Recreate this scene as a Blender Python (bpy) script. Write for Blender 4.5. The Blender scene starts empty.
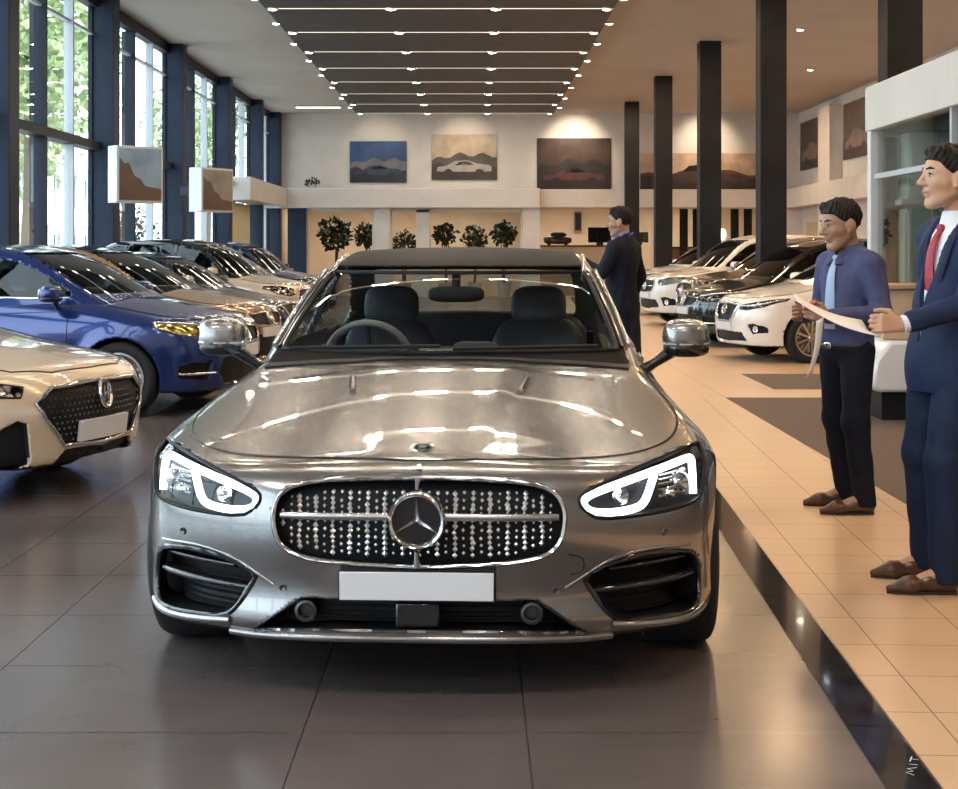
import bpy, math, random
import numpy as np
from mathutils import Vector, Matrix
from mathutils.geometry import delaunay_2d_cdt
random.seed(7)
SC = bpy.context.scene
COL = SC.collection
PI = math.pi

# ------------------------------------------------------------------ materials
MATS = {}
def mat(name, col, rough=0.5, metal=0.0, coat=0.0, emit=None, estr=0.0, spec=0.5, trans=0.0, ior=1.45):
    if name in MATS: return MATS[name]
    m = bpy.data.materials.new(name); m.use_nodes = True
    b = m.node_tree.nodes['Principled BSDF']
    b.inputs['Base Color'].default_value = (*col, 1)
    b.inputs['Roughness'].default_value = rough
    b.inputs['Metallic'].default_value = metal
    b.inputs['Coat Weight'].default_value = coat
    b.inputs['Coat Roughness'].default_value = 0.03
    b.inputs['Specular IOR Level'].default_value = spec
    b.inputs['IOR'].default_value = ior
    b.inputs['Transmission Weight'].default_value = trans
    if emit:
        b.inputs['Emission Color'].default_value = (*emit, 1)
        b.inputs['Emission Strength'].default_value = estr
    MATS[name] = m
    return m

def noise_mat(name, c1, c2, scale=5.0, rough=0.5, r2=None, metal=0.0, coat=0.0, bump=0.0, detail=4.0, spec=0.5, stretch=None, lo=.35, hi=.65):
    if name in MATS: return MATS[name]
    m = mat(name, c1, rough, metal, coat, spec=spec)
    nt = m.node_tree; b = nt.nodes['Principled BSDF']
    tc = nt.nodes.new('ShaderNodeTexCoord'); n = nt.nodes.new('ShaderNodeTexNoise')
    n.inputs['Scale'].default_value = scale; n.inputs['Detail'].default_value = detail
    src = tc.outputs['Object']
    if stretch:
        mp = nt.nodes.new('ShaderNodeMapping'); mp.inputs['Scale'].default_value = stretch
        nt.links.new(src, mp.inputs[0]); src = mp.outputs[0]
    nt.links.new(src, n.inputs['Vector'])
    r = nt.nodes.new('ShaderNodeValToRGB')
    r.color_ramp.elements[0].color = (*c1, 1); r.color_ramp.elements[1].color = (*c2, 1)
    r.color_ramp.elements[0].position = lo; r.color_ramp.elements[1].position = hi
    nt.links.new(n.outputs[0], r.inputs[0]); nt.links.new(r.outputs[0], b.inputs['Base Color'])
    if r2 is not None:
        mr = nt.nodes.new('ShaderNodeMapRange')
        mr.inputs[1].default_value = .3; mr.inputs[2].default_value = .7
        mr.inputs[3].default_value = rough; mr.inputs[4].default_value = r2
        nt.links.new(n.outputs[0], mr.inputs[0]); nt.links.new(mr.outputs[0], b.inputs['Roughness'])
    if bump:
        bp = nt.nodes.new('ShaderNodeBump'); bp.inputs['Strength'].default_value = bump; bp.inputs['Distance'].default_value = .01
        nt.links.new(n.outputs[0], bp.inputs['Height']); nt.links.new(bp.outputs[0], b.inputs['Normal'])
    return m

def glass_mat(name, tint, refl=1.45, rough=0.0):
    if name in MATS: return MATS[name]
    m = bpy.data.materials.new(name); m.use_nodes = True
    nt = m.node_tree; nt.nodes.clear()
    o = nt.nodes.new('ShaderNodeOutputMaterial'); mx = nt.nodes.new('ShaderNodeMixShader')
    t = nt.nodes.new('ShaderNodeBsdfTransparent'); g = nt.nodes.new('ShaderNodeBsdfGlossy'); f = nt.nodes.new('ShaderNodeFresnel')
    t.inputs[0].default_value = (*tint, 1); g.inputs[0].default_value = (1, 1, 1, 1); g.inputs['Roughness'].default_value = rough
    f.inputs[0].default_value = refl
    ge = nt.nodes.new('ShaderNodeNewGeometry'); mu = nt.nodes.new('ShaderNodeMath'); mu.operation = 'SUBTRACT'; mu.use_clamp = True
    nt.links.new(f.outputs[0], mu.inputs[0]); nt.links.new(ge.outputs['Backfacing'], mu.inputs[1])
    nt.links.new(mu.outputs[0], mx.inputs[0]); nt.links.new(t.outputs[0], mx.inputs[1]); nt.links.new(g.outputs[0], mx.inputs[2])
    nt.links.new(mx.outputs[0], o.inputs[0])
    MATS[name] = m
    return m

# ------------------------------------------------------------------ object helpers
def link(o, parent=None):
    COL.objects.link(o)
    if parent is not None: o.parent = parent
    return o
def tag(o, label=None, cat=None, group=None, kind=None):
    if label: o['label'] = label
    if cat: o['category'] = cat
    if group: o['group'] = group
    if kind: o['kind'] = kind
    return o
def thing(name, label, cat, loc=(0, 0, 0), rz=0.0, group=None):
    o = bpy.data.objects.new(name, None); o.empty_display_size = .1
    link(o); o.location = loc; o.rotation_euler = (0, 0, rz)
    return tag(o, label, cat, group)
class MB:
    """collects geometry for ONE mesh object"""
    def __init__(s): s.v = []; s.f = []; s.mi = []
    def add(s, vs, fs, mi=0):
        n = len(s.v); s.v.extend([tuple(map(float, p)) for p in vs])
        s.f.extend([tuple(n + i for i in q) for q in fs]); s.mi.extend([mi] * len(fs)); return s
    def box(s, a, b, mi=0):
        x0, y0, z0 = a; x1, y1, z1 = b
        return s.add([(x0,y0,z0),(x1,y0,z0),(x1,y1,z0),(x0,y1,z0),(x0,y0,z1),(x1,y0,z1),(x1,y1,z1),(x0,y1,z1)],
                     [(0,3,2,1),(4,5,6,7),(0,1,5,4),(1,2,6,5),(2,3,7,6),(3,0,4,7)], mi)
    def obox(s, c, ax, half, mi=0):
        """oriented box: centre, three unit axes, half sizes"""
        c = np.array(c, float); A = [np.array(a, float) * h for a, h in zip(ax, half)]
        P = [c + sx*A[0] + sy*A[1] + sz*A[2] for sz in (-1, 1) for sx, sy in ((-1,-1),(1,-1),(1,1),(-1,1))]
        return s.add(P, [(0,3,2,1),(4,5,6,7),(0,1,5,4),(1,2,6,5),(2,3,7,6),(3,0,4,7)], mi)
    def tube(s, pts, r, n=8, closed=False, mi=0, flat=None, cap=True):
        """sweep along a polyline; r number or list; flat=(normal,ratio) squashes the section along normal"""
        P = np.array(pts, float); m = len(P)
        R = np.full(m, r) if np.isscalar(r) else np.array(r, float)
        T = np.zeros_like(P)
        if closed: T = np.roll(P, -1, 0) - np.roll(P, 1, 0)
        else:
            T[1:-1] = P[2:] - P[:-2]; T[0] = P[1] - P[0]; T[-1] = P[-1] - P[-2]
        T /= np.linalg.norm(T, axis=1)[:, None] + 1e-12
        ref = np.array([0, 0, 1.0]) if abs(T[0][2]) < .9 else np.array([1.0, 0, 0])
        if flat is not None: ref = np.array(flat[0], float)
        rings = []; u = ref - T[0] * ref.dot(T[0]); u /= np.linalg.norm(u)
        for i in range(m):
            if flat is not None: u = ref - T[i] * ref.dot(T[i])
            else: u = u - T[i] * u.dot(T[i])
            u = u / (np.linalg.norm(u) + 1e-12); w = np.cross(T[i], u)
            k = flat[1] if flat is not None else 1.0
            rings.append([P[i] + R[i] * (math.cos(2*PI*j/n) * u * k + math.sin(2*PI*j/n) * w) for j in range(n)])
        fs = []
        for i in range(m if closed else m - 1):
            a = i * n; b = ((i + 1) % m) * n
            for j in range(n): fs.append((a + j, a + (j + 1) % n, b + (j + 1) % n, b + j))
        if not closed and cap:
            fs.append(tuple(range(n - 1, -1, -1))); fs.append(tuple((m - 1) * n + j for j in range(n)))
        return s.add([q for r_ in rings for q in r_], fs, mi)
    def lathe(s, prof, n=32, c=(0, 0, 0), axis='z', mi=0, closed=False):
        """prof: (radius, height) list"""
        vs = []; m = len(prof)
        for i in range(n):
            a = 2 * PI * i / n
            for r, h in prof:
                p = (r * math.cos(a), r * math.sin(a), h)
                if axis == 'x': p = (h, p[0], p[1])
                elif axis == 'y': p = (p[1], h, p[0])
                vs.append((p[0] + c[0], p[1] + c[1], p[2] + c[2]))
        fs = []
        for i in range(n):
            k = (i + 1) % n
            for j in range(m if closed else m - 1):
                jj = (j + 1) % m
                fs.append((i*m + j, k*m + j, k*m + jj, i*m + jj))
        return s.add(vs, fs, mi)
    def sup(s, c, r, e=1.0, n=20, m=12, rot=None, mi=0):
        """superellipsoid; e<1 boxier"""
        vs = []; fs = []
        sg = lambda t: math.copysign(abs(t) ** e, t)
        for i in range(m + 1):
            la = -PI/2 + PI * i / m
            for j in range(n):
                lo = 2 * PI * j / n
                p = Vector((sg(math.cos(la)) * sg(math.cos(lo)) * r[0], sg(math.cos(la)) * sg(math.sin(lo)) * r[1], sg(math.sin(la)) * r[2]))
                if rot is not None: p = rot @ p
                vs.append((p.x + c[0], p.y + c[1], p.z + c[2]))
        for i in range(m):
            for j in range(n):
                fs.append((i*n + j, i*n + (j+1) % n, (i+1)*n + (j+1) % n, (i+1)*n + j))
        return s.add(vs, fs, mi)
    def prism(s, poly, y0, y1, axis='y', mi=0):
        """extrude a 2D polygon (x,z)/(y,z)/(x,y) along axis from y0 to y1"""
        n = len(poly)
        mk = {'y': lambda a, b, t: (a, t, b), 'x': lambda a, b, t: (t, a, b), 'z': lambda a, b, t: (a, b, t)}[axis]
        vs = [mk(a, b, y0) for a, b in poly] + [mk(a, b, y1) for a, b in poly]
        fs = [tuple(range(n)), tuple(range(2*n - 1, n - 1, -1))] + [(i, n + i, n + (i+1) % n, (i+1) % n) for i in range(n)]
        return s.add(vs, fs, mi)
    def build(s, name, mats, parent=None, smooth=35, bevel=0):
        return mkobj(name, s.v, s.f, mats, parent, smooth, s.mi, bevel)
def mkobj(name, v, f, mats, parent=None, smooth=35, mi=None, bevel=0, nfn=None):
    me = bpy.data.meshes.new(name)
    if isinstance(v, np.ndarray): v = v.tolist()
    if isinstance(f, np.ndarray): f = f.tolist()
    me.from_pydata(v, [], f)
    for m in (mats if isinstance(mats, (list, tuple)) else [mats]): me.materials.append(m)
    if mi is not None and len(mi): me.polygons.foreach_set('material_index', np.array(mi, dtype=np.int32))
    me.validate(); me.update()
    if smooth:
        me.polygons.foreach_set('use_smooth', np.ones(len(me.polygons), dtype=bool))
        if nfn is None: me.set_sharp_from_angle(angle=math.radians(smooth))
        else:     # exact surface normals except across hard edges
            nv, nl = len(me.vertices), len(me.loops)
            co = np.empty(nv*3); me.vertices.foreach_get('co', co); g = grad(nfn, co.reshape(-1, 3), .003)
            li = np.empty(nl, dtype=np.int32); me.loops.foreach_get('vertex_index', li)
            fn = np.empty(len(me.polygons)*3); me.polygons.foreach_get('normal', fn); fn = fn.reshape(-1, 3)
            lt = np.empty(len(me.polygons), dtype=np.int32); me.polygons.foreach_get('loop_total', lt)
            F_ = np.repeat(fn, lt, axis=0); N_ = g[li]; bad = np.sum(F_*N_, 1) < math.cos(math.radians(smooth)); N_[bad] = F_[bad]
            me.normals_split_custom_set(N_.tolist())
    o = bpy.data.objects.new(name, me); link(o, parent)
    if bevel:
        b = o.modifiers.new('bevel', 'BEVEL'); b.width = bevel; b.segments = 2; b.limit_method = 'ANGLE'
    return o
def dup(root, loc=None, rz=None, label=None):
    def cp(o, par):
        c = o.copy(); COL.objects.link(c)
        if par is not None: c.parent = par
        for ch in list(o.children): cp(ch, c)
        return c
    r = cp(root, None)
    if loc is not None: r.location = loc
    if rz is not None: r.rotation_euler = (0, 0, rz)
    if label: r['label'] = label
    return r

# ------------------------------------------------------------------ implicit surfaces
def smax(a, b, k):
    h = np.maximum(k - np.abs(a - b), 0) / k
    return np.maximum(a, b) + h * h * k * .25
def smin(a, b, k): return -smax(-a, -b, k)
def sstep(t):
    t = np.clip(t, 0, 1); return t * t * (3 - 2 * t)
def curve(pts, sig=.04, step=.001):
    """smoothed interpolation through control points, extended linearly by clamping"""
    P = np.array(pts, float); x, y = P[:, 0], P[:, 1]
    h = np.diff(x); d = np.diff(y) / h
    m = np.zeros(len(x)); m[0] = d[0]; m[-1] = d[-1]
    for i in range(1, len(x) - 1):
        if d[i-1] * d[i] > 0:
            w1 = 2*h[i] + h[i-1]; w2 = h[i] + 2*h[i-1]; m[i] = (w1 + w2) / (w1/d[i-1] + w2/d[i])
    pad = 4 * sig + .01
    xs = np.arange(x[0] - pad, x[-1] + pad, step); xc = np.clip(xs, x[0], x[-1])
    i = np.clip(np.searchsorted(x, xc) - 1, 0, len(x) - 2); t = (xc - x[i]) / h[i]
    ys = (1+2*t)*(1-t)**2*y[i] + t*(1-t)**2*h[i]*m[i] + t*t*(3-2*t)*y[i+1] + t*t*(t-1)*h[i]*m[i+1]
    ys = ys + np.where(xs < x[0], (xs - x[0]) * m[0], 0) + np.where(xs > x[-1], (xs - x[-1]) * m[-1], 0)
    if sig > 0:
        k = np.arange(-int(3*sig/step), int(3*sig/step) + 1) * step; g = np.exp(-k*k/(2*sig*sig)); g /= g.sum()
        e = np.pad(ys, len(k)//2, mode='reflect', reflect_type='odd'); ys = np.convolve(e, g, 'valid')
    return lambda t: np.interp(t, xs, ys)
def polysd(poly, X, Z):
    """signed distance to a closed polygon, negative inside"""
    P = np.array(poly, float); X, Z = np.broadcast_arrays(X, Z)
    d = np.full(X.shape, 1e9); ins = np.zeros(X.shape, bool)
    for i in range(len(P)):
        a = P[i]; b = P[(i+1) % len(P)]; e = b - a
        wx = X - a[0]; wz = Z - a[1]; t = np.clip((wx*e[0] + wz*e[1]) / (e @ e + 1e-12), 0, 1)
        d = np.minimum(d, (wx - e[0]*t)**2 + (wz - e[1]*t)**2)
        c = ((a[1] <= Z) & (b[1] > Z)) | ((b[1] <= Z) & (a[1] > Z))
        if abs(e[1]) > 1e-9: ins ^= c & (X < a[0] + (Z - a[1]) / e[1] * e[0])
    d = np.sqrt(d); return np.where(ins, -d, d)
def surfnet(f, lo, hi, h, newton=2, field=None, axes=None):
    ax = axes or [np.arange(l, u + h, h) for l, u in zip(lo, hi)]
    if field is None:
        X = ax[0][:, None, None]; Y = ax[1][None, :, None]; Z = ax[2][None, None, :]
        V = np.broadcast_to(f(X, Y, Z), (len(ax[0]), len(ax[1]), len(ax[2]))).astype(np.float32)
    else: V = field(ax)
    ins = V < 0
    s = np.zeros(tuple(n - 1 for n in V.shape), np.int8)
    for a in (0, 1):
        for b in (0, 1):
            for c in (0, 1): s += ins[a:V.shape[0]-1+a, b:V.shape[1]-1+b, c:V.shape[2]-1+c]
    act = (s > 0) & (s < 8); I, J, K = np.nonzero(act)
    idx = np.full(s.shape, -1, np.int64); idx[I, J, K] = np.arange(len(I))
    acc = np.zeros((len(I), 3)); cnt = np.zeros(len(I))
    for d in range(3):
        o = [q for q in range(3) if q != d]
        for a in (0, 1):
            for b in (0, 1):
                off = [0, 0, 0]; off[o[0]] = a; off[o[1]] = b
                i0 = (I+off[0], J+off[1], K+off[2]); off2 = off[:]; off2[d] = 1
                i1 = (I+off2[0], J+off2[1], K+off2[2])
                va = V[i0]; vb = V[i1]; cr = (va < 0) != (vb < 0)
                t = np.where(cr, va / np.where(va == vb, 1, va - vb), 0)
                p = np.array(off, float)[None, :].repeat(len(I), 0); p[:, d] += t
                acc += p * cr[:, None]; cnt += cr
    P = acc / cnt[:, None] + np.stack([I, J, K], 1)
    P = np.stack([np.interp(P[:, d], np.arange(len(ax[d])), ax[d]) for d in range(3)], 1)
    F = []
    for d in range(3):
        o = [(1, 2), (2, 0), (0, 1)][d]
        sl = [slice(1, -1)] * 3; sl[d] = slice(None, -1); sh = [slice(1, -1)] * 3; sh[d] = slice(1, None)
        a = ins[tuple(sl)]; b = ins[tuple(sh)]; e = np.argwhere(a != b); base = e.copy()
        base[:, o[0]] += 1; base[:, o[1]] += 1
        flip = ~a[tuple(e.T)]
        def cell(da, db):
            q = base.copy(); q[:, o[0]] += da; q[:, o[1]] += db; return idx[q[:, 0], q[:, 1], q[:, 2]]
        Q = np.stack([cell(-1, -1), cell(0, -1), cell(0, 0), cell(-1, 0)], 1)
        Q[flip] = Q[flip][:, ::-1]; F.append(Q)
    F = np.concatenate(F)
    for _ in range(newton):
        x, y, z = P.T; v = f(x, y, z); e = .002
        g = np.stack([f(x+e, y, z) - f(x-e, y, z), f(x, y+e, z) - f(x, y-e, z), f(x, y, z+e) - f(x, y, z-e)], 1) / (2*e)
        st = g * (v / (np.sum(g*g, 1) + 1e-6))[:, None]; L = np.linalg.norm(st, axis=1)
        P = P - st * np.minimum(1, .5*h / (L + 1e-9))[:, None]
    return P, F
def project(f, axis, A, B, lo, hi, it=34):
    """root of f along an axis (0,1,2) for in-plane coordinates A,B (remaining axes in order); lo is outside, hi inside"""
    A = np.asarray(A, float); B = np.asarray(B, float)
    lo = np.full(A.shape, float(lo)); hi = np.full(A.shape, float(hi))
    def ev(t):
        return f(t, A, B) if axis == 0 else (f(A, t, B) if axis == 1 else f(A, B, t))
    for _ in range(it):
        m = (lo + hi) / 2; o = ev(m) > 0; lo = np.where(o, m, lo); hi = np.where(o, hi, m)
    t = (lo + hi) / 2
    return np.stack([t, A, B] if axis == 0 else ([A, t, B] if axis == 1 else [A, B, t]), -1)
def grad(f, P, e=.004):
    x, y, z = P.T
    g = np.stack([f(x+e, y, z) - f(x-e, y, z), f(x, y+e, z) - f(x, y-e, z), f(x, y, z+e) - f(x, y, z-e)], 1)
    return g / (np.linalg.norm(g, axis=1)[:, None] + 1e-12)
def resample(poly, step, closed=True):
    P = [np.array(p, float) for p in poly]; out = []
    n = len(P)
    for i in range(n if closed else n - 1):
        a = P[i]; b = P[(i+1) % n]; k = max(1, int(math.ceil(np.linalg.norm(b - a) / step)))
        out += [a + (b - a) * j / k for j in range(k)]
    if not closed: out.append(P[-1])
    return np.array(out)
def smooth_poly(poly, closed=True, it=2):
    P = np.array(poly, float)
    for _ in range(it):       # Chaikin corner cutting
        if closed:
            Q = np.roll(P, -1, 0); P = np.stack([P*.75 + Q*.25, P*.25 + Q*.75], 1).reshape(-1, P.shape[1])
        else:
            Q = P[1:]; R = P[:-1]; M = np.stack([R*.75 + Q*.25, R*.25 + Q*.75], 1).reshape(-1, P.shape[1])
            P = np.vstack([P[:1], M[1:-1], P[-1:]])
    return P
def patch2d(poly, step):
    B = resample(poly, step); n = len(B); lo = B.min(0); hi = B.max(0)
    gx, gz = np.meshgrid(np.arange(lo[0], hi[0], step), np.arange(lo[1], hi[1], step)); gx = gx.ravel(); gz = gz.ravel()
    k = polysd(B, gx, gz) < -step * .45
    pts = [Vector(p) for p in B] + [Vector((a, b)) for a, b in zip(gx[k], gz[k])]
    r = delaunay_2d_cdt(pts, [], [list(range(n))], 1, 1e-6)
    return np.array([(v.x, v.y) for v in r[0]]), [tuple(q) for q in r[2]]
def patch(name, poly, f, axis, lo, hi, mats, parent, step=.03, out=.0, thick=.004, smooth=40):
    """sheet with thickness lying on an implicit surface over a 2D outline"""
    V2, F2 = patch2d(poly, step)
    P = project(f, axis, V2[:, 0], V2[:, 1], lo, hi); N = grad(f, P)
    P0 = P + N * out; P1 = P + N * (out - thick); n = len(P)
    # orientation
    a, b, c = (P0[i] for i in F2[0]); fl = np.dot(np.cross(b - a, c - a), N[F2[0][0]]) < 0
    F = [q[::-1] if fl else q for q in F2]; Bk = [tuple(n + i for i in q[::-1]) for q in F]
    ed = {}
    for q in F:
        for i in range(len(q)): ed[(q[i], q[(i+1) % len(q)])] = 1
    S = [(b_, a_, n + a_, n + b_) for (a_, b_) in ed if (b_, a_) not in ed]
    return mkobj(name, np.vstack([P0, P1]), F + Bk + S, mats, parent, smooth)
def on_surf(poly, f, axis, lo, hi, out=0.0, step=.03, closed=True):
    B = resample(poly, step, closed); P = project(f, axis, B[:, 0], B[:, 1], lo, hi)
    return P + grad(f, P) * out
def trim(name, poly, f, axis, lo, hi, r, mats, parent, out=0.0, step=.03, closed=True, n=6, ratio=None, nrm=None):
    P = on_surf(poly, f, axis, lo, hi, out, step, closed); mb = MB()
    mb.tube(P, r, n, closed, flat=((nrm, ratio) if ratio else None))
    return mb.build(name, mats, parent, 60)
# ------------------------------------------------------------------ shared materials
M_BLK = mat('black_plastic', (.009, .009, .010), .5, spec=.25)
M_GLB = mat('gloss_black', (.008, .008, .010), .08, coat=.6)
M_INT = mat('interior_black', (.016, .017, .021), .6)
M_RUB = mat('rubber', (.012, .012, .013), .75)
M_CHR = mat('chrome', (.72, .72, .73), .10, 1.0)
M_ALU = mat('alloy', (.50, .50, .51), .25, 1.0)
M_DALU = mat('dark_alloy', (.10, .10, .11), .3, .9)
M_WHT = mat('plate_white', (.62, .63, .66), .35)
M_LED = mat('led_white', (.9, .95, 1), .3, emit=(.9, .95, 1), estr=6)
M_GLS = glass_mat('car_glass', (.88, .90, .90))
M_GLD = glass_mat('tinted_glass', (.42, .45, .47))
M_LENS = glass_mat('lamp_lens', (.93, .95, .97), 1.3)
M_SEAT = mat('seat_navy', (.012, .018, .030), .5)
M_LAMP = noise_mat('lamp_reflector', (.01, .01, .012), (.55, .56, .58), 26, .12, metal=.9, lo=.46, hi=.6)
M_RED = mat('tail_red', (.25, .005, .005), .15, coat=.5)

# ------------------------------------------------------------------ parametric car
def car_fns(c):
    W = c['W']; L = c['L']
    topa = curve(c['top'], .05); topb = curve(c['top'], .16); top = lambda y: topa(y) + (topb(y) - topa(y)) * sstep((y - .12) / .35); wp = curve(c['plan'], .10); pr = curve(c['prof'], .035)
    nose = curve(c['nose'], .03); sw = curve(c['sweep'], .05)
    tail = curve(c['tail'], .03); sr = curve(c['rsweep'], .05)
    zb = c.get('zb', .19); crown = c.get('crown', .05); wy = c['wheels']; Rt = c['R']; Ra = Rt + c.get('gap', .035)
    fl = c.get('flare', .02); dome = c.get('dome'); ys = c['ws'][0][0]; ye = c['ws'][-1][0]
    def fbase(x, y, z):
        ax = np.abs(x)
        half = W * wp(y) * pr(z)
        for w in wy:
            r = np.sqrt((y - w)**2 + (z - Rt)**2)
            half = half + fl * np.exp(-((np.maximum(r - Ra, 0)) / .07)**2) * (z < 1.2)
        zt = top(y) - crown * (ax / W)**2 * sstep((y - .0) / .25 + .3) * (1 + .5 * sstep(1 - np.abs(y - .8) / .8))
        if dome is not None:
            xc = np.interp(y, [.1, 1.3], [dome[0], dome[1]])
            ac = sstep((y - .05) / .25) * sstep((1.55 - y) / .3)
            zt = zt + dome[2] * sstep((xc - ax) / .10 + .5) * ac
        f = smax(ax - half, (z - zt) * .96, c.get('kround', .09))
        f = smax(f, (nose(z) + sw(ax) - y) * .88, c.get('knose', .05))
        f = smax(f, (y - (L - tail(z) - sr(ax))) * .9, .06)
        return smax(f, zb - z, .03)
    cut2 = []
    for poly, depth, both in c.get('pockets', []):
        cut2.append((np.array(poly, float), depth, both))
    bx = c['belt'] - .13
    def fbody(x, y, z):
        f0 = fbase(x, y, z); f = f0; ax = np.abs(x)
        for w in wy:
            d = np.maximum(np.sqrt((y - w)**2 + (z - Rt)**2) - Ra, (W - .34) - ax)
            f = np.maximum(f, -d)
        for poly, depth, both in cut2:
            pd = polysd(poly, ax if both else x, z)
            g = np.maximum(np.maximum(pd, -(f0 + depth)), y - nose(z) - sw(ax) - depth * 1.25 - .30 * sstep((ax / W - .6) / .35))
            f = np.maximum(f, -g)
        cav = np.maximum(np.maximum(ax - bx, np.maximum(ys + c.get('dash', .38) - y, y - (ye - .45))), .42 - z)
        return np.maximum(f, -cav)
    # cabin
    zc = curve(c['ws'], c.get('cabsm', .05)); ymid = .5 * (c['ws'][1][0] + c['ws'][-2][0])
    zbelt = c['zbelt']; tum = c['tumble']; bow = c.get('bow', .28); lf = c.get('cabplan', (.06, .14))
    def zroof(x, y):
        wgt = np.clip((ymid - y) / .6, -1, 1)
        yy = y - bow * x * x * wgt
        s = (zc(yy + .02) - zc(yy - .02)) / .04
        return zc(yy) - c.get('rcrown', .05) * x * x, s
    def hwc(y, z):
        t = (y - ymid) / max(ymid - ys, .1)
        pl = 1 - np.where(t < 0, lf[0], lf[1]) * np.clip(np.abs(t), 0, 1.3)**2.2
        zz = np.maximum(z - zbelt, -.2)
        return c['belt'] * pl - tum * zz - c.get('tum2', .25) * np.maximum(zz, 0)**2
    def fcab(x, y, z):
        zr, s = zroof(x, y)
        return smax((z - zr) / np.sqrt(1 + s*s), (np.abs(x) - hwc(y, z)) * .95, c.get('kcab', .09))
    return fbase, fbody, fcab, zroof, hwc, ymid

def side_windows(c, zroof, hwc):
    z0 = c['zbelt'] + c.get('sill', .035); g = c.get('railgap', .065); out = []
    for (ya, yb) in c['side']:
        ys = np.linspace(ya, yb, max(4, int((yb - ya) / .05)))
        xw = hwc(ys, z0 + .15); zr, s = zroof(xw, ys); zu = zr - g * np.sqrt(1 + np.minimum(s*s, 9))
        ok = zu > z0 + .012
        ys = ys[ok]; zu = zu[ok]
        if len(ys) < 3: continue
        out.append([(y, z0) for y in ys] + [(y, z) for y, z in zip(ys[::-1], zu[::-1])])
    return out
def front_window(c, fcab, hwc, ya, yb, za, zb_, g):
    """windscreen / rear window outline in (x, z)"""
    zs = np.linspace(za, zb_, 9)
    yy = np.linspace(ya, yb, 9)
    hw = hwc(yy, zs) - g
    return [(h, z) for h, z in zip(hw, zs)] + [(-h, z) for h, z in zip(hw[::-1], zs[::-1])]
def grow(poly, d):
    P = np.array(poly, float); ce = P.mean(0); V = P - ce
    return ce + V * (1 + d / np.linalg.norm(V, axis=1)[:, None])

def make_wheel(R, width, style, rim_mat):
    """tyre mesh and rim mesh, axle along +x, outer face at x=0 pointing +x"""
    t = MB(); rr = R * .70; w = width
    t.lathe([(rr, -.012), (rr + .02, 0.0), (R*.90, .004), (R*.97, -.008), (R, -.03), (R, -w*.5), (R, -w+.03), (R*.97, -w+.008), (rr, -w)], 40, axis='x', closed=True)
    r = MB()
    r.lathe([(rr + .004, -.02), (rr + .006, .004), (rr - .012, .006), (rr - .025, -.02), (rr - .04, -.11), (.02, -.115)], 40, axis='x')
    ns = {'five': 5, 'ten': 10, 'seven': 7}[style]
    for k in range(ns):
        a = 2 * PI * k / ns
        for da in ((-.16, .16) if style == 'five' else (0,)):
            ca, sa = math.cos(a + da), math.sin(a + da); cb, sb = math.cos(a + da*.35), math.sin(a + da*.35)
            w0, w1 = (.017, .02) if style == 'five' else (.016, .024)
            p0 = np.array([-.032, cb*.04, sb*.04]); p1 = np.array([-.004, ca*(rr - .008), sa*(rr - .008)])
            q = p1 - p0; q /= np.linalg.norm(q); s = np.array([0, -sa, ca]); n = np.cross(q, s)
            vs = []
            for p, ww in ((p0, w0), (p1, w1)):
                for sx, sn in ((-1, -1), (1, -1), (.7, 1), (-.7, 1)): vs.append(p + s*ww*sx + n*.012*sn*(-1 if n[0] < 0 else 1))
            r.add(vs, [(0,1,2,3), (7,6,5,4), (0,4,5,1), (1,5,6,2), (2,6,7,3), (3,7,4,0)])
    r.lathe([(0, -.014), (.03, -.014), (.034, -.02), (.055, -.028), (.06, -.05)], 20, axis='x')
    to = t.build('wheel', M_RUB, None, 50); ro = r.build('rim', rim_mat, to, 40)
    return to

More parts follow.
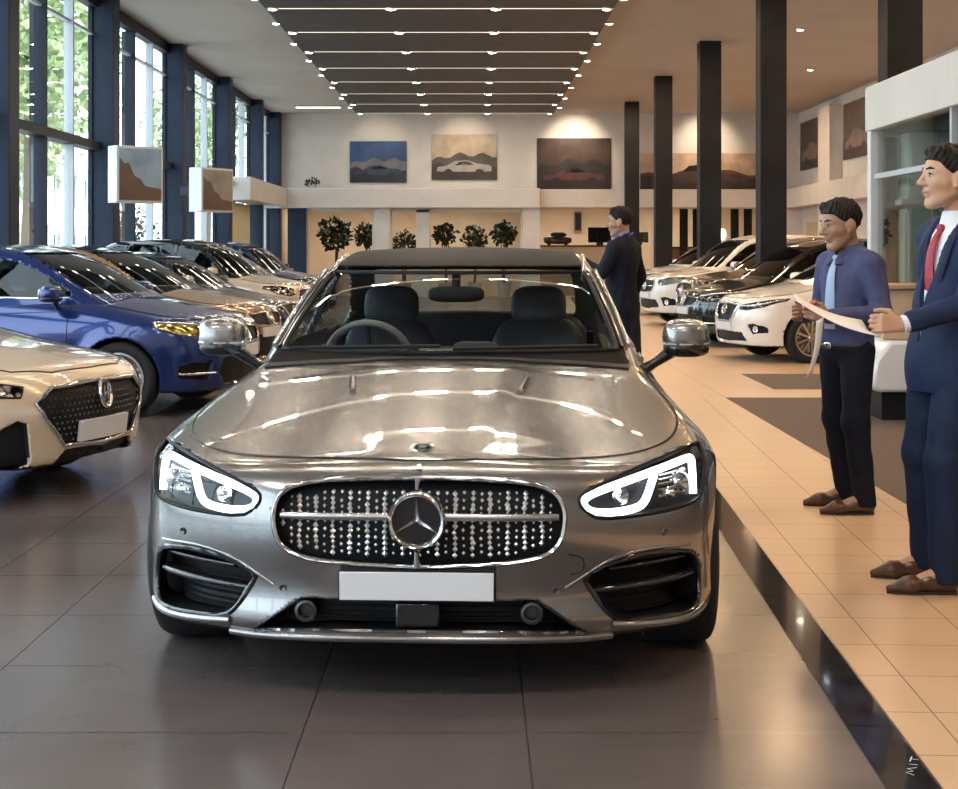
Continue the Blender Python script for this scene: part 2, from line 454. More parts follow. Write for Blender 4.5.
def build_car(c, name, label, cat, loc, rz, group=None):
    """local frame: nose at y=0, +y runs to the tail, x across, z up. rz turns it about the nose"""
    root = thing(name, label, cat, loc, rz, group)
    fbase, fbody, fcab, zroof, hwc, ymid = car_fns(c)
    W, L = c['W'], c['L']; h = c.get('h', .022); paint = c['paint']
    zt = max(p[1] for p in c['top']) + .06
    P, F = surfnet(fbody, (-W - .06, -.04, c.get('zb', .19) - .05), (W + .06, L + .04, zt), h, axes=c.get('axes'))
    cen = P[F].mean(1); fb = fbase(*cen.T); mi = np.where(fb < -.014, 1, 0); mi[cen[:, 2] < c.get('zb', .19) + c.get('skirt', .02)] = 1
    mkobj('body', P, F, [paint, M_BLK], root, 30, mi, 0, fbody)
    # cabin shell with openings
    th = .035; zb = c['zbelt'] - .07
    ws = c['ws']; y0, z0 = ws[0]; y1, z1 = ws[1]; y2, z2 = ws[-2]; y3, z3 = ws[-1]
    ga = c.get('apillar', .06)
    fw = front_window(c, fcab, hwc, y0 + .05, y1, max(z0 + .02, c['zbelt'] - .02), z1 - .035, ga)
    rw = front_window(c, fcab, hwc, y3 - .05, y2, max(z3 + .05, c['zbelt'] + .05), z2 - .05, ga + .04)
    sw = side_windows(c, zroof, hwc)
    def fshell(x, y, z):
        f0 = fcab(x, y, z); f = np.maximum(np.maximum(f0, -(f0 + th)), zb - z); ax = np.abs(x)
        f = np.maximum(f, -np.maximum(polysd(fw, x, z), y - (y1 + .3)))
        f = np.maximum(f, -np.maximum(polysd(rw, x, z), (y2 - .3) - y))
        for p in sw: f = np.maximum(f, -np.maximum(polysd(p, y, z), .35 - ax))
        return f
    P, F = surfnet(fshell, (-c['belt'] - .1, y0 - .15, zb - .03), (c['belt'] + .1, y3 + .25, max(p[1] for p in ws) + .05), h)
    cen = P[F].mean(1); f0 = fcab(*cen.T); mi = np.where(f0 < -.012, 1, 0)
    if c.get('roof_mat'):
        zr, s = zroof(cen[:, 0], cen[:, 1]); top_ = (np.abs(f0) < .013) & (np.abs(cen[:, 0]) < hwc(cen[:, 1], cen[:, 2]) - c.get('rail', .05))
        mi[top_] = 2
    mkobj('cabin_frame', P, F, [paint, M_INT, c.get('roof_mat') or paint], root, 32, mi, 0, fshell)
    g = c.get('glass', M_GLD)
    patch('windscreen', grow(fw, .015), fcab, 1, y0 - .4, ymid, [c.get('wsglass', g)], root, .05, -.010, .005)
    patch('rear_window', grow(rw, .012), fcab, 1, y3 + .5, ymid, [g], root, .06, -.010, .005)
    for p in sw:
        for sg in (1, -1): patch('side_window', grow(p, .010), fcab, 0, sg * 1.3, 0, [g], root, .06, -.010, .005)
    if c.get('chrome_line'):
        ln = [(p[0][0], p[0][1]) for p in sw[:1]] + [(sw[-1][len(sw[-1])//2 - 1][0], sw[-1][0][1])]
        for sg in (1, -1): trim('window_trim', [(ln[0][0], ln[0][1] - .015), (ln[1][0], ln[1][1] - .015)], fcab, 0, sg * 1.3, 0, .009, M_CHR, root, closed=False)
    # wheels
    proto = c.get('wheel_proto') or make_wheel(c['R'], c.get('tw', .22), c.get('rim', 'five'), c.get('rim_mat', M_ALU))
    first = c.get('wheel_proto') is None; c['wheel_proto'] = proto
    for wy in c['wheels']:
        for sg in (1, -1):
            w = proto if first else dup(proto); first = False
            w.parent = root; w.location = (sg * (W - c.get('winset', .012)), wy, c['R']); w.rotation_euler = (c.get('spin', .3), 0, 0 if sg > 0 else PI)
    # arch well liners close the view through
    # seats
    zs = c['zbelt']; yb = y1 + c.get('seaty', .25)
    for sx in (-1, 1):
        mb = MB(); q = Matrix.Rotation(math.radians(-14), 3, 'X')
        mb.sup((sx * .36, yb + .02, zs - .24), (.24, .085, .36), .55, 20, 12, q)
        mb.sup((sx * .36, yb + .0, zs - .52), (.25, .26, .10), .55, 20, 10)
        s = mb.build('seat', c.get('seat_mat', M_SEAT), root, 60)
        hb = MB(); hb.sup((sx * .36, yb + .10, zs + .16), (.135, .055, .10), .6, 20, 12, q); hb.build('headrest', c.get('seat_mat', M_SEAT), s, 60)
    if c.get('mirror', True):
        my = y0 + c.get('mirror_dy', .42); mz = c['zbelt'] + c.get('mirror_dz', .06); mx = c['belt'] + c.get('mirror_dx', .19)
        for sg in (1, -1):
            mb = MB(); mb.sup((sg * mx, my, mz), c.get('mirror_size', (.115, .075, .072)), .66, 24, 12)
            o = mb.build('mirror', c.get('mirror_mat', paint), root, 60); r_ = c.get('mirror_size', (.115, .075, .072)); mb = MB(); mb.sup((sg * mx, my - .001, mz - r_[2]*.52), (r_[0]*.985, r_[1]*1.01, r_[2]*.49), .7, 24, 10); mb.build('mirror_base', M_GLB, o, 60)
            ab = MB(); ab.tube([(sg * (c['belt'] + .0), my + .02, mz - .15), (sg * (c['belt'] + .06), my + .01, mz - .11), (sg * (mx - .05), my, mz - .05)], [.03, .020, .03], 8); ab.build('mirror_arm', M_GLB, o, 60)
            gb = MB(); gb.sup((sg * mx, my + .068, mz), (.095, .01, .055), .6, 20, 8); gb.build('mirror_glass', M_CHR, o, 60)
    for sg in (1, -1):      # door seams and handles
        for ys_ in c.get('seams', []):
            zz = np.linspace(c.get('zb', .19) + .12, c['zbelt'] - .03, 8)
            trim('door_seam', [(ys_, z) for z in zz], fbase, 0, sg * 1.3, 0, .004, M_BLK, root, closed=False, n=5)
        for hy in c.get('handles', []):
            trim('door_handle', [(hy, c['zbelt'] - .10), (hy + .17, c['zbelt'] - .095)], fbase, 0, sg * 1.3, 0, .013, c.get('handle_mat', paint), root, out=.012, closed=False, n=8)
    return root, fbase, fcab

def badge(f, x, z, r, parent, name='badge', mats=None, ylo=-.4, yhi=1.0, prof=None, out=.006, sx=1.0):
    p = project(f, 1, np.array([x]), np.array([z]), ylo, yhi)[0]; n = grad(f, p[None])[0]
    mb = MB(); mb.lathe(prof or [(r*.72, .002), (r*.80, .010), (r*.92, .012), (r, .006), (r, -.01)], 36)
    q = Vector(n).to_track_quat('Z', 'Y').to_matrix()
    mb.v = [tuple(q @ Vector((v[0] * sx, v[1], v[2])) + Vector(p + n * out)) for v in mb.v]
    return mb.build(name, mats or M_CHR, parent, 50), p, n, q

# ------------------------------------------------------------------ the other cars
HATCH = dict(L=4.05, W=.885, R=.315, wheels=(.83, 3.42), tw=.20, zb=.20, zbelt=.97, belt=.76, tumble=.38, tum2=.15, bow=.25,
    top=[(-.1, .55), (0, .68), (.06, .76), (.15, .82), (.35, .875), (.7, .94), (1.0, 1.0), (1.2, 1.01), (2.0, 1.0), (3.2, 1.02), (3.9, 1.02), (4.05, 1.0)],
    plan=[(0, .97), (.45, .99), (.9, 1.0), (2, .985), (3.4, 1.0), (4.05, .93)],
    prof=[(.15, .88), (.24, .94), (.35, .975), (.55, 1.0), (.72, .995), (.82, .965), (.92, .91), (1.0, .86), (1.1, .80)],
    nose=[(.15, .12), (.22, .04), (.35, .015), (.5, 0), (.62, .012), (.72, .05), (.80, .11), (.9, .25), (1.1, .6)],
    sweep=[(0, 0), (.3, .02), (.5, .065), (.65, .14), (.75, .22), (.82, .32), (.86, .44), (.90, .62)],
    tail=[(.2, .08), (.4, .0), (.7, .02), (1.0, .06)], rsweep=[(0, 0), (.5, .04), (.85, .2)], crown=.07, knose=.06,
    ws=[(.98, 1.0), (1.85, 1.40), (2.45, 1.46), (3.35, 1.38), (3.98, 1.0)], side=[(1.18, 2.25), (2.30, 3.30)], handles=(2.05,), seams=(1.30, 2.28))
SEDAN = dict(HATCH, L=4.55, W=.90, R=.33, wheels=(.88, 3.60), zbelt=.95,
    top=[(-.1, .52), (0, .64), (.06, .70), (.14, .745), (.35, .80), (.8, .88), (1.2, .955), (1.4, .985), (2.2, .98), (3.6, 1.0), (4.2, .99), (4.55, .95)],
    plan=[(0, .97), (.45, .99), (.9, 1.0), (2, .985), (3.6, 1.0), (4.55, .90)],
    nose=[(.15, .12), (.22, .03), (.35, .015), (.5, 0), (.60, .015), (.68, .05), (.75, .12), (.85, .3), (1.1, .7)],
    ws=[(1.22, .975), (2.05, 1.36), (2.6, 1.42), (3.3, 1.36), (4.15, 1.0)], side=[(1.42, 2.45), (2.50, 3.70)], handles=(2.25,), seams=(1.5, 2.48))
SUV = dict(HATCH, L=4.35, W=.92, R=.345, wheels=(.86, 3.5), zb=.24, zbelt=1.06, belt=.80, tumble=.30,
    top=[(-.1, .65), (0, .80), (.06, .88), (.15, .93), (.35, .98), (.7, 1.03), (1.0, 1.08), (1.2, 1.09), (2.0, 1.09), (3.2, 1.10), (4.1, 1.10), (4.35, 1.08)],
    plan=[(0, .97), (.45, .99), (.9, 1.0), (2, .99), (3.5, 1.0), (4.35, .95)],
    prof=[(.2, .90), (.3, .96), (.42, .985), (.62, 1.0), (.80, .995), (.92, .965), (1.0, .92), (1.08, .87), (1.2, .8)],
    nose=[(.2, .12), (.28, .04), (.45, .015), (.6, 0), (.75, .012), (.85, .05), (.92, .11), (1.0, .25), (1.2, .6)],
    ws=[(.98, 1.07), (1.75, 1.54), (2.4, 1.62), (3.5, 1.58), (4.2, 1.10)], side=[(1.15, 2.20), (2.25, 3.15), (3.2, 3.75)], handles=(2.0,), seams=(1.28, 2.22))

def front_kit(c, root, fb, kit):
    """lamps, grille, intakes and plate for a parked car; outlines in (x, z) on its own front"""
    FR = (1, -.3, 1.3)
    both = lambda poly, sg: [(sg*a, b) for a, b in poly][::sg]
    sym = lambda poly: poly + [(-a, b) for a, b in poly[::-1] if a > 1e-4]
    h = c.get('h', .022)
    if 'grille' in kit:
        g = sym(kit['grille'])
        patch('grille_mesh', grow(g, .01), fb, *FR, [kit.get('grille_mat', M_BLK)], root, .05, -.022, .006)
        trim('grille_frame', g, fb, *FR, kit.get('frame_r', .011), kit.get('frame_mat', M_CHR), root, out=.0)
        if kit.get('studs'):
            st = MB(); gx, gz = np.meshgrid(np.arange(-.6, .6, .042), np.arange(.2, 1.0, .034)); gx = gx + (np.arange(gx.shape[0]) % 2)[:, None]*.021
            gx, gz = gx.ravel(), gz.ravel(); k = polysd(g, gx, gz) < -.025
            P = project(fb, 1, gx[k], gz[k], -.3, 1.2); N = grad(fb, P)
            for p, n in zip(P - N*.020, N):
                u = np.cross(n, [0, 0, 1]); u /= np.linalg.norm(u); w = np.cross(u, n); r = .008
                st.add([p + u*r, p + w*r, p - u*r, p - w*r, p + n*r], [(0,4,1), (1,4,2), (2,4,3), (3,4,0)])
            tag(st.build('grille_stud', M_DALU, root, 0), kind='stuff')
    for a, b, r in kit.get('bars', []):
        trim('grille_bar', [(-a, b), (a, b)], fb, *FR, r, M_CHR, root, out=-.008, closed=False, n=8)
    for poly in kit.get('chrome', []):
        for sg in (-1, 1): trim('front_trim', both(poly, sg), fb, *FR, .012, M_CHR, root, out=.002, closed=False, n=8)
    for sg in (-1, 1):
        lm = patch('headlight', both(kit['lamp'], sg), fb, *FR, [kit.get('lamp_mat', M_LAMP)], root, .03, .003, .008)
        if 'drl' in kit: trim('light_bar', both(kit['drl'], sg), fb, *FR, .010, kit.get('drl_mat', M_CHR), lm, out=.006, closed=False, n=8)
        trim('lamp_seal', both(kit['lamp'], sg), fb, *FR, .006, M_BLK, lm)
    for poly, dep, bo in c['pockets']:
        if 'grille' in kit and poly is kit['grille_full']: continue
        for sg in ((-1, 1) if bo else (1,)):
            patch('intake_mesh', grow(both(poly, sg) if bo else poly, .008), fb, *FR, [M_BLK], root, .05, -.03, .005)
    if 'fog' in kit:
        for sg in (-1, 1):
            x, z, r = kit['fog']; badge(fb, sg*x, z, r, root, 'fog_lamp', M_CHR, prof=[(0, -.01), (r*.6, .0), (r*.8, .006), (r, .008), (r*1.05, -.03)], out=.004)
    if 'badge' in kit:
        z, r, st = kit['badge']; o, p, n, q = badge(fb, 0, z, r, root, sx=1.0 if st != 'oval' else .72)
        mb = MB()
        if st == 'oval': mb.tube([(-.3*r, -.5*r, .004), (-.1*r, .5*r, .004)], r*.1, 6); b2 = [(.1*r, -.5*r, .004), (.3*r, .5*r, .004)]; mb.tube([(-.2*r, 0, .004), (.2*r, 0, .004)], r*.09, 6)
        elif st == 'bar': mb.obox((0, 0, .006), ((1,0,0), (0,1,0), (0,0,1)), (r*1.15, r*.2, .006))
        elif st == 'diamond': mb.add([(0, r*.9, .004), (r*.55, 0, .004), (0, -r*.9, .004), (-r*.55, 0, .004), (0, 0, .014)], [(3,4,0), (0,4,1), (1,4,2), (2,4,3)])
        else: mb.lathe([(0, .002), (r*.7, .002), (r*.7, 0)], 20)
        mb.v = [tuple(q @ Vector(v) + Vector(p + n*.006)) for v in mb.v]; mb.build('badge_mark', M_CHR, o, 30)
        if st == 'oval':
            mb = MB(); mb.tube(b2, r*.1, 6); mb.v = [tuple(q @ Vector(v) + Vector(p + n*.006)) for v in mb.v]; mb.build('badge_mark', M_CHR, o, 30)
    if 'plate' in kit:
        hx, z0, z1 = kit['plate']
        patch('number_plate', [(-hx, z0), (hx, z0), (hx, z1), (-hx, z1)], fb, *FR, [M_WHT], root, .06, .02, .022)
    for poly in kit.get('lines', []):
        P = [(a, b) for a, b in poly]; P = [(-a, b) for a, b in P[::-1] if a > 1e-4] + P
        trim('bonnet_seam', P, fb, 2, 1.5, .3, .005, M_BLK, root, closed=False, n=6)

def parked(base, paint, kit, name, label, loc, rz, **ov):
    c = dict(base, paint=paint, **ov)
    sym = lambda poly: poly + [(-a, b) for a, b in poly[::-1] if a > 1e-4]
    pk = []
    if 'grille' in kit: kit['grille_full'] = sym(kit['grille']); pk.append((kit['grille_full'], .05, False))
    for p in kit.get('holes', []): pk.append((p, .06, True))
    for p in kit.get('mids', []): pk.append((sym(p), .06, False))
    c['pockets'] = pk
    root, fb, fc = build_car(c, name, label, 'car', loc, rz, c.get('group'))
    k = c.get('scale', 1.0); root.scale = (k + (1 - k)*.5, k, k + (1 - k)*.8)
    front_kit(c, root, fb, kit)
    return root
# ------------------------------------------------------------------ the silver coupe in front
M_SILVER = mat('silver_paint', (.262, .254, .252), .25, .92, coat=1.0)
HERO = dict(L=4.85, W=.985, paint=M_SILVER, h=.0165, R=.345, wheels=(.86, 3.72), tw=.25, gap=.03, flare=.014, zb=.185, winset=.004,
    top=[(-.1, .50), (0, .62), (.04, .685), (.09, .722), (.16, .748), (.35, .7987), (.6, .8579), (.9, .9175), (1.1, .9503), (1.30, .9777), (1.5, .992), (2.5, .985), (3.6, .995), (4.3, .97), (4.85, .93)],
    plan=[(0, .985), (.40, 1.0), (.86, 1.0), (1.5, .978), (2.4, .98), (3.72, 1.01), (4.4, .96), (4.85, .88)],
    prof=[(.15, .90), (.22, .955), (.30, .985), (.45, 1.0), (.60, 1.0), (.70, .985), (.78, .945), (.845, .890), (.91, .84), (.99, .79), (1.1, .74)],
    nose=[(.15, .10), (.20, .02), (.235, .012), (.33, .03), (.42, .015), (.50, .0), (.60, .008), (.68, .03), (.74, .06), (.80, .10), (1.0, .3)],
    sweep=[(0, 0), (.25, .012), (.45, .042), (.62, .098), (.74, .165), (.83, .235), (.90, .315), (.945, .40), (.985, .55), (1.02, .75)],
    tail=[(.15, .12), (.3, .03), (.6, 0), (.9, .05), (1.0, .08)], rsweep=[(0, 0), (.5, .04), (.8, .16), (.95, .4)],
    crown=.075, dome=(.15, .31, .004), kround=.085, knose=.05,
    ws=[(1.27, .975), (2.22, 1.36), (2.75, 1.415), (3.4, 1.345), (4.25, .99)], zbelt=.965, belt=.79, tumble=.43, tum2=.2, bow=.33, rcrown=.07,
    side=[(1.5, 2.66), (2.70, 3.75)], sill=.03, railgap=.06, apillar=.055, cabplan=(.055, .16), kcab=.07,
    glass=glass_mat('coupe_side_glass', (.72, .76, .76)), wsglass=glass_mat('coupe_windscreen', (.93, .95, .95)),
    roof_mat=mat('roof_black', (.004, .004, .005), .5, spec=.08), rail=.035, seams=(1.62, 2.95), handles=(2.68,), chrome_line=True, mirror_dy=.50, mirror_dz=.065, mirror_dx=.195, mirror_size=(.098,.08,.080), seaty=.42)

HL = [(.520,.590),(.500,.615),(.503,.640),(.545,.660),(.63,.690),(.727,.717),(.82,.737),(.900,.748),(.922,.738),(.915,.66),(.900,.595),(.86,.583),(.81,.577),(.70,.570),(.563,.566)]
GR = [(0,.694),(.25,.689),(.38,.673),(.432,.645),(.453,.60),(.455,.56),(.443,.50),(.41,.465),(.36,.446),(.25,.431),(0,.421)]
GR = GR + [(-a, b) for a, b in GR[-2:0:-1]]
LOWI = [(0,.318),(.365,.318),(.45,.262),(.515,.214),(.25,.226),(0,.228),(-.25,.226),(-.515,.214),(-.45,.262),(-.365,.318)]
SIDEI = [(.51,.385),(.60,.428),(.72,.448),(.845,.436),(.885,.405),(.902,.33),(.897,.25),(.862,.228),(.74,.232),(.62,.242),(.58,.276),(.535,.34)]
HL = smooth_poly(HL, it=1); GRs = smooth_poly(GR, it=1); SIDEs = smooth_poly(SIDEI, it=1)
HERO['pockets'] = [(HL, .05, True), (GRs, .07, False), (LOWI, .09, False), (SIDEs, .11, True)]

HERO['axes'] = [np.arange(-1.05, 1.051, .0115), np.concatenate([np.arange(-.05, .95, .0095), np.arange(.95, 4.92, .020)]), np.arange(.13, 1.07, .0095)]
def build_hero(loc, rz):
    root, fb, fc = build_car(HERO, 'coupe_car', 'silver coupe facing the camera in the middle of the showroom', 'car', loc, rz)
    FR = (1, -.3, 1.2)
    both = lambda poly, sg: [(sg * a, b) for a, b in poly][::sg]
    # grille
    patch('grille_mesh', grow(GRs, .012), fb, *FR, [mat('grille_black', (.006, .006, .007), .6, spec=.2)], root, .05, -.040, .006)
    st = MB(); rng = random.Random(3)
    xs = np.arange(-.435, .436, .0275)
    px = []; pz = []; pr = []
    for i, x in enumerate(xs):
        big = i % 2 == 0
        for z in np.arange(.43, .70, .0195 if big else .026):
            px.append(x + rng.uniform(-.002, .002)); pz.append(z + rng.uniform(-.003, .003)); pr.append((.0088 if big else .0056) * rng.uniform(.8, 1.1))
    px = np.array(px); pz = np.array(pz); k = polysd(GRs, px, pz) < -.014; px, pz, pr = px[k], pz[k], np.array(pr)[k]
    P = project(fb, 1, px, pz, -.3, 1.2); N = grad(fb, P)
    for p, n, r in zip(P - N * .036, N, pr):
        u = np.cross(n, [0, 0, 1]); u /= np.linalg.norm(u); w = np.cross(u, n)
        vs = [p + u*r, p + w*r*1.25, p - u*r, p - w*r*1.25, p + n*r*.8]
        st.add(vs, [(0, 4, 1), (1, 4, 2), (2, 4, 3), (3, 4, 0)])
    tag(st.build('grille_stud', mat('stud_bright', (.9, .9, .9), .25, .7), root, 0), 'rows of small chrome diamond studs', kind='stuff')
    trim('grille_frame', GRs, fb, *FR, .0085, M_CHR, root, out=-.003)
    for sg in (-1, 1):
        P = on_surf([(sg*.085, .577), (sg*.44, .574)], fb, *FR, -.028, .03, False); mb = MB()
        mb.tube(P, [.013 + .004*math.sin(i) * 0 for i in range(len(P))], 10, flat=((0, 1, 0), .6)); mb.build('grille_bar', M_ALU, root, 60)
    # star emblem
    c0 = np.array([0, -.012, .573]); mb = MB(); R = .089
    mb.lathe([(R*.80, 0), (R*.84, -.020), (R*.93, -.024), (R, -.012), (R*.98, .03)], 56, c0, 'y')
    em = mb.build('emblem', M_CHR, root, 60)
    mb = MB(); mb.lathe([(0, -.004), (R*.82, -.004), (R*.82, .02)], 48, c0, 'y'); mb.build('emblem_disc', M_GLB, em, 40)
    mb = MB()
    for k in range(3):
        a = PI/2 + k * 2*PI/3; b = a + PI/3; e = a - PI/3
        q = lambda ang, r, y: (c0[0] + math.cos(ang)*r, c0[1] + y, c0[2] + math.sin(ang)*r)
        vs = [q(a, R*.82, -.010), q(b, R*.115, -.008), q(e, R*.115, -.008), (c0[0], c0[1] - .020, c0[2])]
        mb.add(vs, [(0, 1, 3), (0, 3, 2)])
    mb.build('star', M_CHR, em, 0)
    mb = MB(); mb.tube([(0, -.02, .48), (0, -.005, .43)], [.008, .013], 8); mb.tube([(0, -.005, .668), (0, .02, .690)], [.006, .009], 8); mb.build('grille_rib', M_CHR, root)
    # number plate
    mb = MB(); mb.box((-.243, -.002, .320), (.243, .04, .415)); mb.build('plate_holder', M_BLK, root, 30, .003)
    mb = MB(); mb.box((-.238, -.008, .326), (.236, .0, .412)); mb.build('number_plate', M_WHT, root, 30, .002)
    # lower intake
    patch('lower_mesh', grow(LOWI, .012), fb, *FR, [M_BLK], root, .05, -.075, .006)
    trim('lower_intake_trim', [(-.52,.212),(-.45,.262),(-.365,.318)], fb, *FR, .005, M_GLB, root, closed=False)
    trim('lower_intake_trim', [(.52,.212),(.45,.262),(.365,.318)], fb, *FR, .005, M_GLB, root, closed=False)
    mb = MB()
    for z in (.245, .262, .279, .296):
        P = on_surf([(-.44, z), (.44, z)], fb, *FR, -.055, .06, False); mb.tube(P, .0035, 5)
    mb.build('lower_grille_slat', M_BLK, root, 60)
    for sg in (-1, 1):
        p = project(fb, 1, np.array([sg*.352]), np.array([.276]), -.3, 1.2)[0]; mb = MB()
        mb.lathe([(.021, -.03), (.026, -.036), (.034, -.034), (.037, -.015), (.037, .04)], 28, p + [0, .04, 0], 'y')
        mb.lathe([(0, -.012), (.022, -.012)], 24, p + [0, .04, 0], 'y')
        mb.build('round_sensor', M_DALU, root, 50)
    mb = MB(); mb.box((-.068, .012, .240), (.068, .08, .316)); ra = mb.build('radar_block', M_GLB, root, 30, .008)
    trim('splitter', [(-.60,.200),(-.52,.196),(-.3,.200),(0,.203),(.3,.200),(.52,.196),(.60,.200)], fb, *FR, .013, M_SILVER, root, out=.006, closed=False, n=10)
    # side intakes
    for sg in (-1, 1):
        poly = both(SIDEs, sg)
        trim('intake_frame', poly, fb, *FR, .011, M_GLB, root, out=-.004)
        patch('intake_mesh', grow(poly, .01), fb, *FR, [M_BLK], root, .05, -.095, .006)
        mb = MB()
        for z in np.arange(.25, .33, .018):
            P = on_surf([(sg*.62, z), (sg*.86, z)], fb, *FR, -.085, .04, False); mb.tube(P, .0035, 5)
        mb.build('intake_slat', M_BLK, root, 60)
        for z, xa, xb, r in ((.335, .55, .885, .016), (.395, .60, .87, .010)):
            P = on_surf([(sg*xa, z), (sg*xb, z + .012)], fb, *FR, -.035, .04, False); mb = MB(); mb.tube(P, r, 10, flat=((0, 1, 0), 1.7)); mb.build('intake_vane', M_GLB, root, 60)
        # crease above the intake
        trim('bumper_crease', smooth_poly(both([(.455,.352),(.52,.392),(.60,.440),(.72,.463),(.86,.452)], sg), False, 2), fb, *FR, .006, M_SILVER, root, out=-.001, closed=False, n=8)
        # silver blade below the intake
        trim('intake_blade', smooth_poly(both([(.60,.232),(.74,.219),(.86,.214),(.91,.235)], sg), False, 2), fb, *FR, .014, M_SILVER, root, out=.0, closed=False, n=8)
    # headlights
    LED = [(.893,.606),(.892,.67),(.889,.730),(.86,.733),(.80,.720),(.72,.700),(.62,.670),(.545,.645),(.518,.628),(.520,.603),(.545,.586),(.60,.580),(.68,.586),(.715,.600),(.735,.645),(.750,.695)]
    for sg in (-1, 1):
        poly = both(HL, sg)
        lens = patch('headlight', grow(poly, .006), fb, *FR, [M_LENS], root, .03, -.004, .003)
        patch('lamp_back', grow(poly, .006), fb, *FR, [M_BLK], lens, .04, -.046, .004)
        P = on_surf(smooth_poly(both(LED, sg), False, 2), fb, *FR, -.020, .02, False)
        mb = MB(); mb.tube(P, .0125, 10, flat=((0, 1, 0), .7)); mb.build('light_bar', M_LED, lens, 60)
        for (x, z, r) in ((.63, .622, .026), (.825, .650, .032), (.79, .62, .02)):
            p = project(fb, 1, np.array([sg*x]), np.array([z]), -.3, 1.2)[0]; mb = MB()
            mb.lathe([(0, -.012), (r*.5, -.009), (r*.8, .0), (r, .002), (r*1.1, .03)], 20, p + [0, .040, 0], 'y'); mb.build('projector', M_CHR, lens, 50)
        mb = MB()
        for j in range(5):
            z = .618 + j * .019; P = on_surf([(sg*.775, z), (sg*.872, z + .006)], fb, *FR, -.036, .03, False); mb.tube(P, .006, 6)
        mb.build('lamp_fin', M_ALU, lens, 50)
        trim('lamp_seal', grow(poly, .003), fb, *FR, .0065, M_BLK, lens, out=-.001)
    for x, z in ((-.77, .497), (.77, .507), (-.425, .345), (.425, .345)):
        badge(fb, x, z, .011, root, 'parking_sensor', M_DALU, prof=[(0, .0), (.008, .002), (.0105, .004), (.012, .002), (.0125, -.004)], out=.001)
    trim('tow_cover', smooth_poly([(.47,.395),(.505,.40),(.515,.425),(.505,.452),(.465,.46)], False, 1), fb, *FR, .0025, M_BLK, root, closed=False, n=5)
    # bonnet
    UP = (2, 1.35, .3)
    ln = [(0,.128),(.19,.146),(.40,.172),(.55,.215),(.68,.295),(.79,.43),(.85,.62),(.865,.85),(.83,1.10),(.765,1.31)]
    ln = smooth_poly([(-a, b) for a, b in ln[:0:-1]] + ln, False, 2)
    trim('bonnet_seam', ln, fb, *UP, .0045, M_BLK, root, out=-.001, closed=False, n=6)
    mb = MB(); p = project(fb, 2, np.array([0.]), np.array([.225]), 1.3, .3)[0]; n = grad(fb, p[None])[0]; q = Vector(n).to_track_quat('Z', 'Y').to_matrix()
    def orient(mb, p, q): mb.v = [tuple(q @ Vector(v) + Vector(p)) for v in mb.v]; return mb
    mb.lathe([(.026, .002), (.030, .006), (.036, .004), (.037, -.002)], 36); mb.v = [(a, b*1.1, z) for a, b, z in mb.v]
    orient(mb, p, q); be = mb.build('bonnet_badge', M_CHR, root, 50)
    mb = MB(); mb.lathe([(0, .003), (.028, .003), (.028, 0)], 30); mb.v = [(a, b*1.1, z) for a, b, z in mb.v]; orient(mb, p, q).build('badge_disc', M_GLB, be, 50)
    mb = MB(); mb.tube([(-.012, -.012, .004), (.006, -.014, .005), (.012, -.004, .005), (-.010, .006, .005), (-.006, .014, .005), (.013, .012, .004)], .0035, 6); orient(mb, p, q).build('badge_mark', M_CHR, be, 50)
    badge(fb, -.0, .716, .009, root, 'washer_jet', M_CHR, prof=[(0, .004), (.006, .004), (.009, 0)])
    for sg in (-1, 1):
        trim('bonnet_vent', [(sg*.30, .80), (sg*.325, 1.0)], fb, *UP, .011, M_SILVER, root, out=.002, closed=False, n=8)
        trim('bonnet_vent_slit', [(sg*.315, .84), (sg*.33, .98)], fb, *UP, .004, M_BLK, root, out=.010, closed=False, n=6)
        trim('washer_slot', [(sg*.66, 1.10), (sg*.70, 1.18)], fb, *UP, .006, M_CHR, root, out=.0, closed=False, n=6)
    # screen surround and rails
    fw = front_window(HERO, fc, car_fns(HERO)[4], 1.32, 2.22, .995, 1.30, .055)
    P = resample(fw, .04); trim('windscreen_seal', grow(fw, .004), fc, 1, .6, 2.6, .010, M_BLK, root, out=.0)
    for sg in (-1, 1):
        zz = np.linspace(1.0, 1.30, 12); yy = np.linspace(1.34, 2.16, 12); hwf = car_fns(HERO)[4]
        xs = hwf(yy, zz) - .006
        rl = [(sg*a, b) for a, b in zip(xs, zz)]
        trim('pillar_rail', rl, fc, 1, .6, 2.6, .011, M_ALU, root, out=.008, closed=False, n=8)
        trim('pillar_cover', [(sg*(a - .030), b) for a, b in zip(xs, zz)], fc, 1, .6, 2.6, .018, M_GLB, root, out=-.006, closed=False, n=8)
        ys = np.linspace(2.15, 3.3, 10)
        trim('roof_rail', [(sg*(hwf(y, 1.33) - .035), y) for y in ys], fc, 2, 1.7, .8, .012, M_ALU, root, out=.002, closed=False, n=8)
    patch('cowl_panel', [(-.72,1.325),(-.35,1.262),(0,1.245),(.35,1.262),(.72,1.325),(.73,1.40),(.35,1.33),(0,1.31),(-.35,1.33),(-.73,1.40)], fb, 2, 1.4, .3, [M_BLK], root, .05, .006, .012)
    for xa, xb in ((-.62, -.02), (.03, .60)):
        P = [(xa + (xb - xa)*t, 1.30 + .06*abs(xa + (xb - xa)*t) - .02*(1-t), 1.012 + .01*t) for t in np.linspace(0, 1, 8)]
        mb = MB(); mb.tube(P, .008, 6); mb.build('wiper', M_BLK, root)
    # interior: dash, wheel, inner mirror, rear bench
    mb = MB(); mb.sup((0, 1.78, .90), (.70, .22, .085), .45, 28, 10); mb.build('dashboard', M_INT, root, 60)
    mb = MB(); mb.sup((.10, 1.74, .965), (.10, .05, .05), .5, 20, 8); mb.build('instrument_hood', M_INT, root, 60)
    q = Matrix.Rotation(math.radians(-62), 3, 'X'); mb = MB()
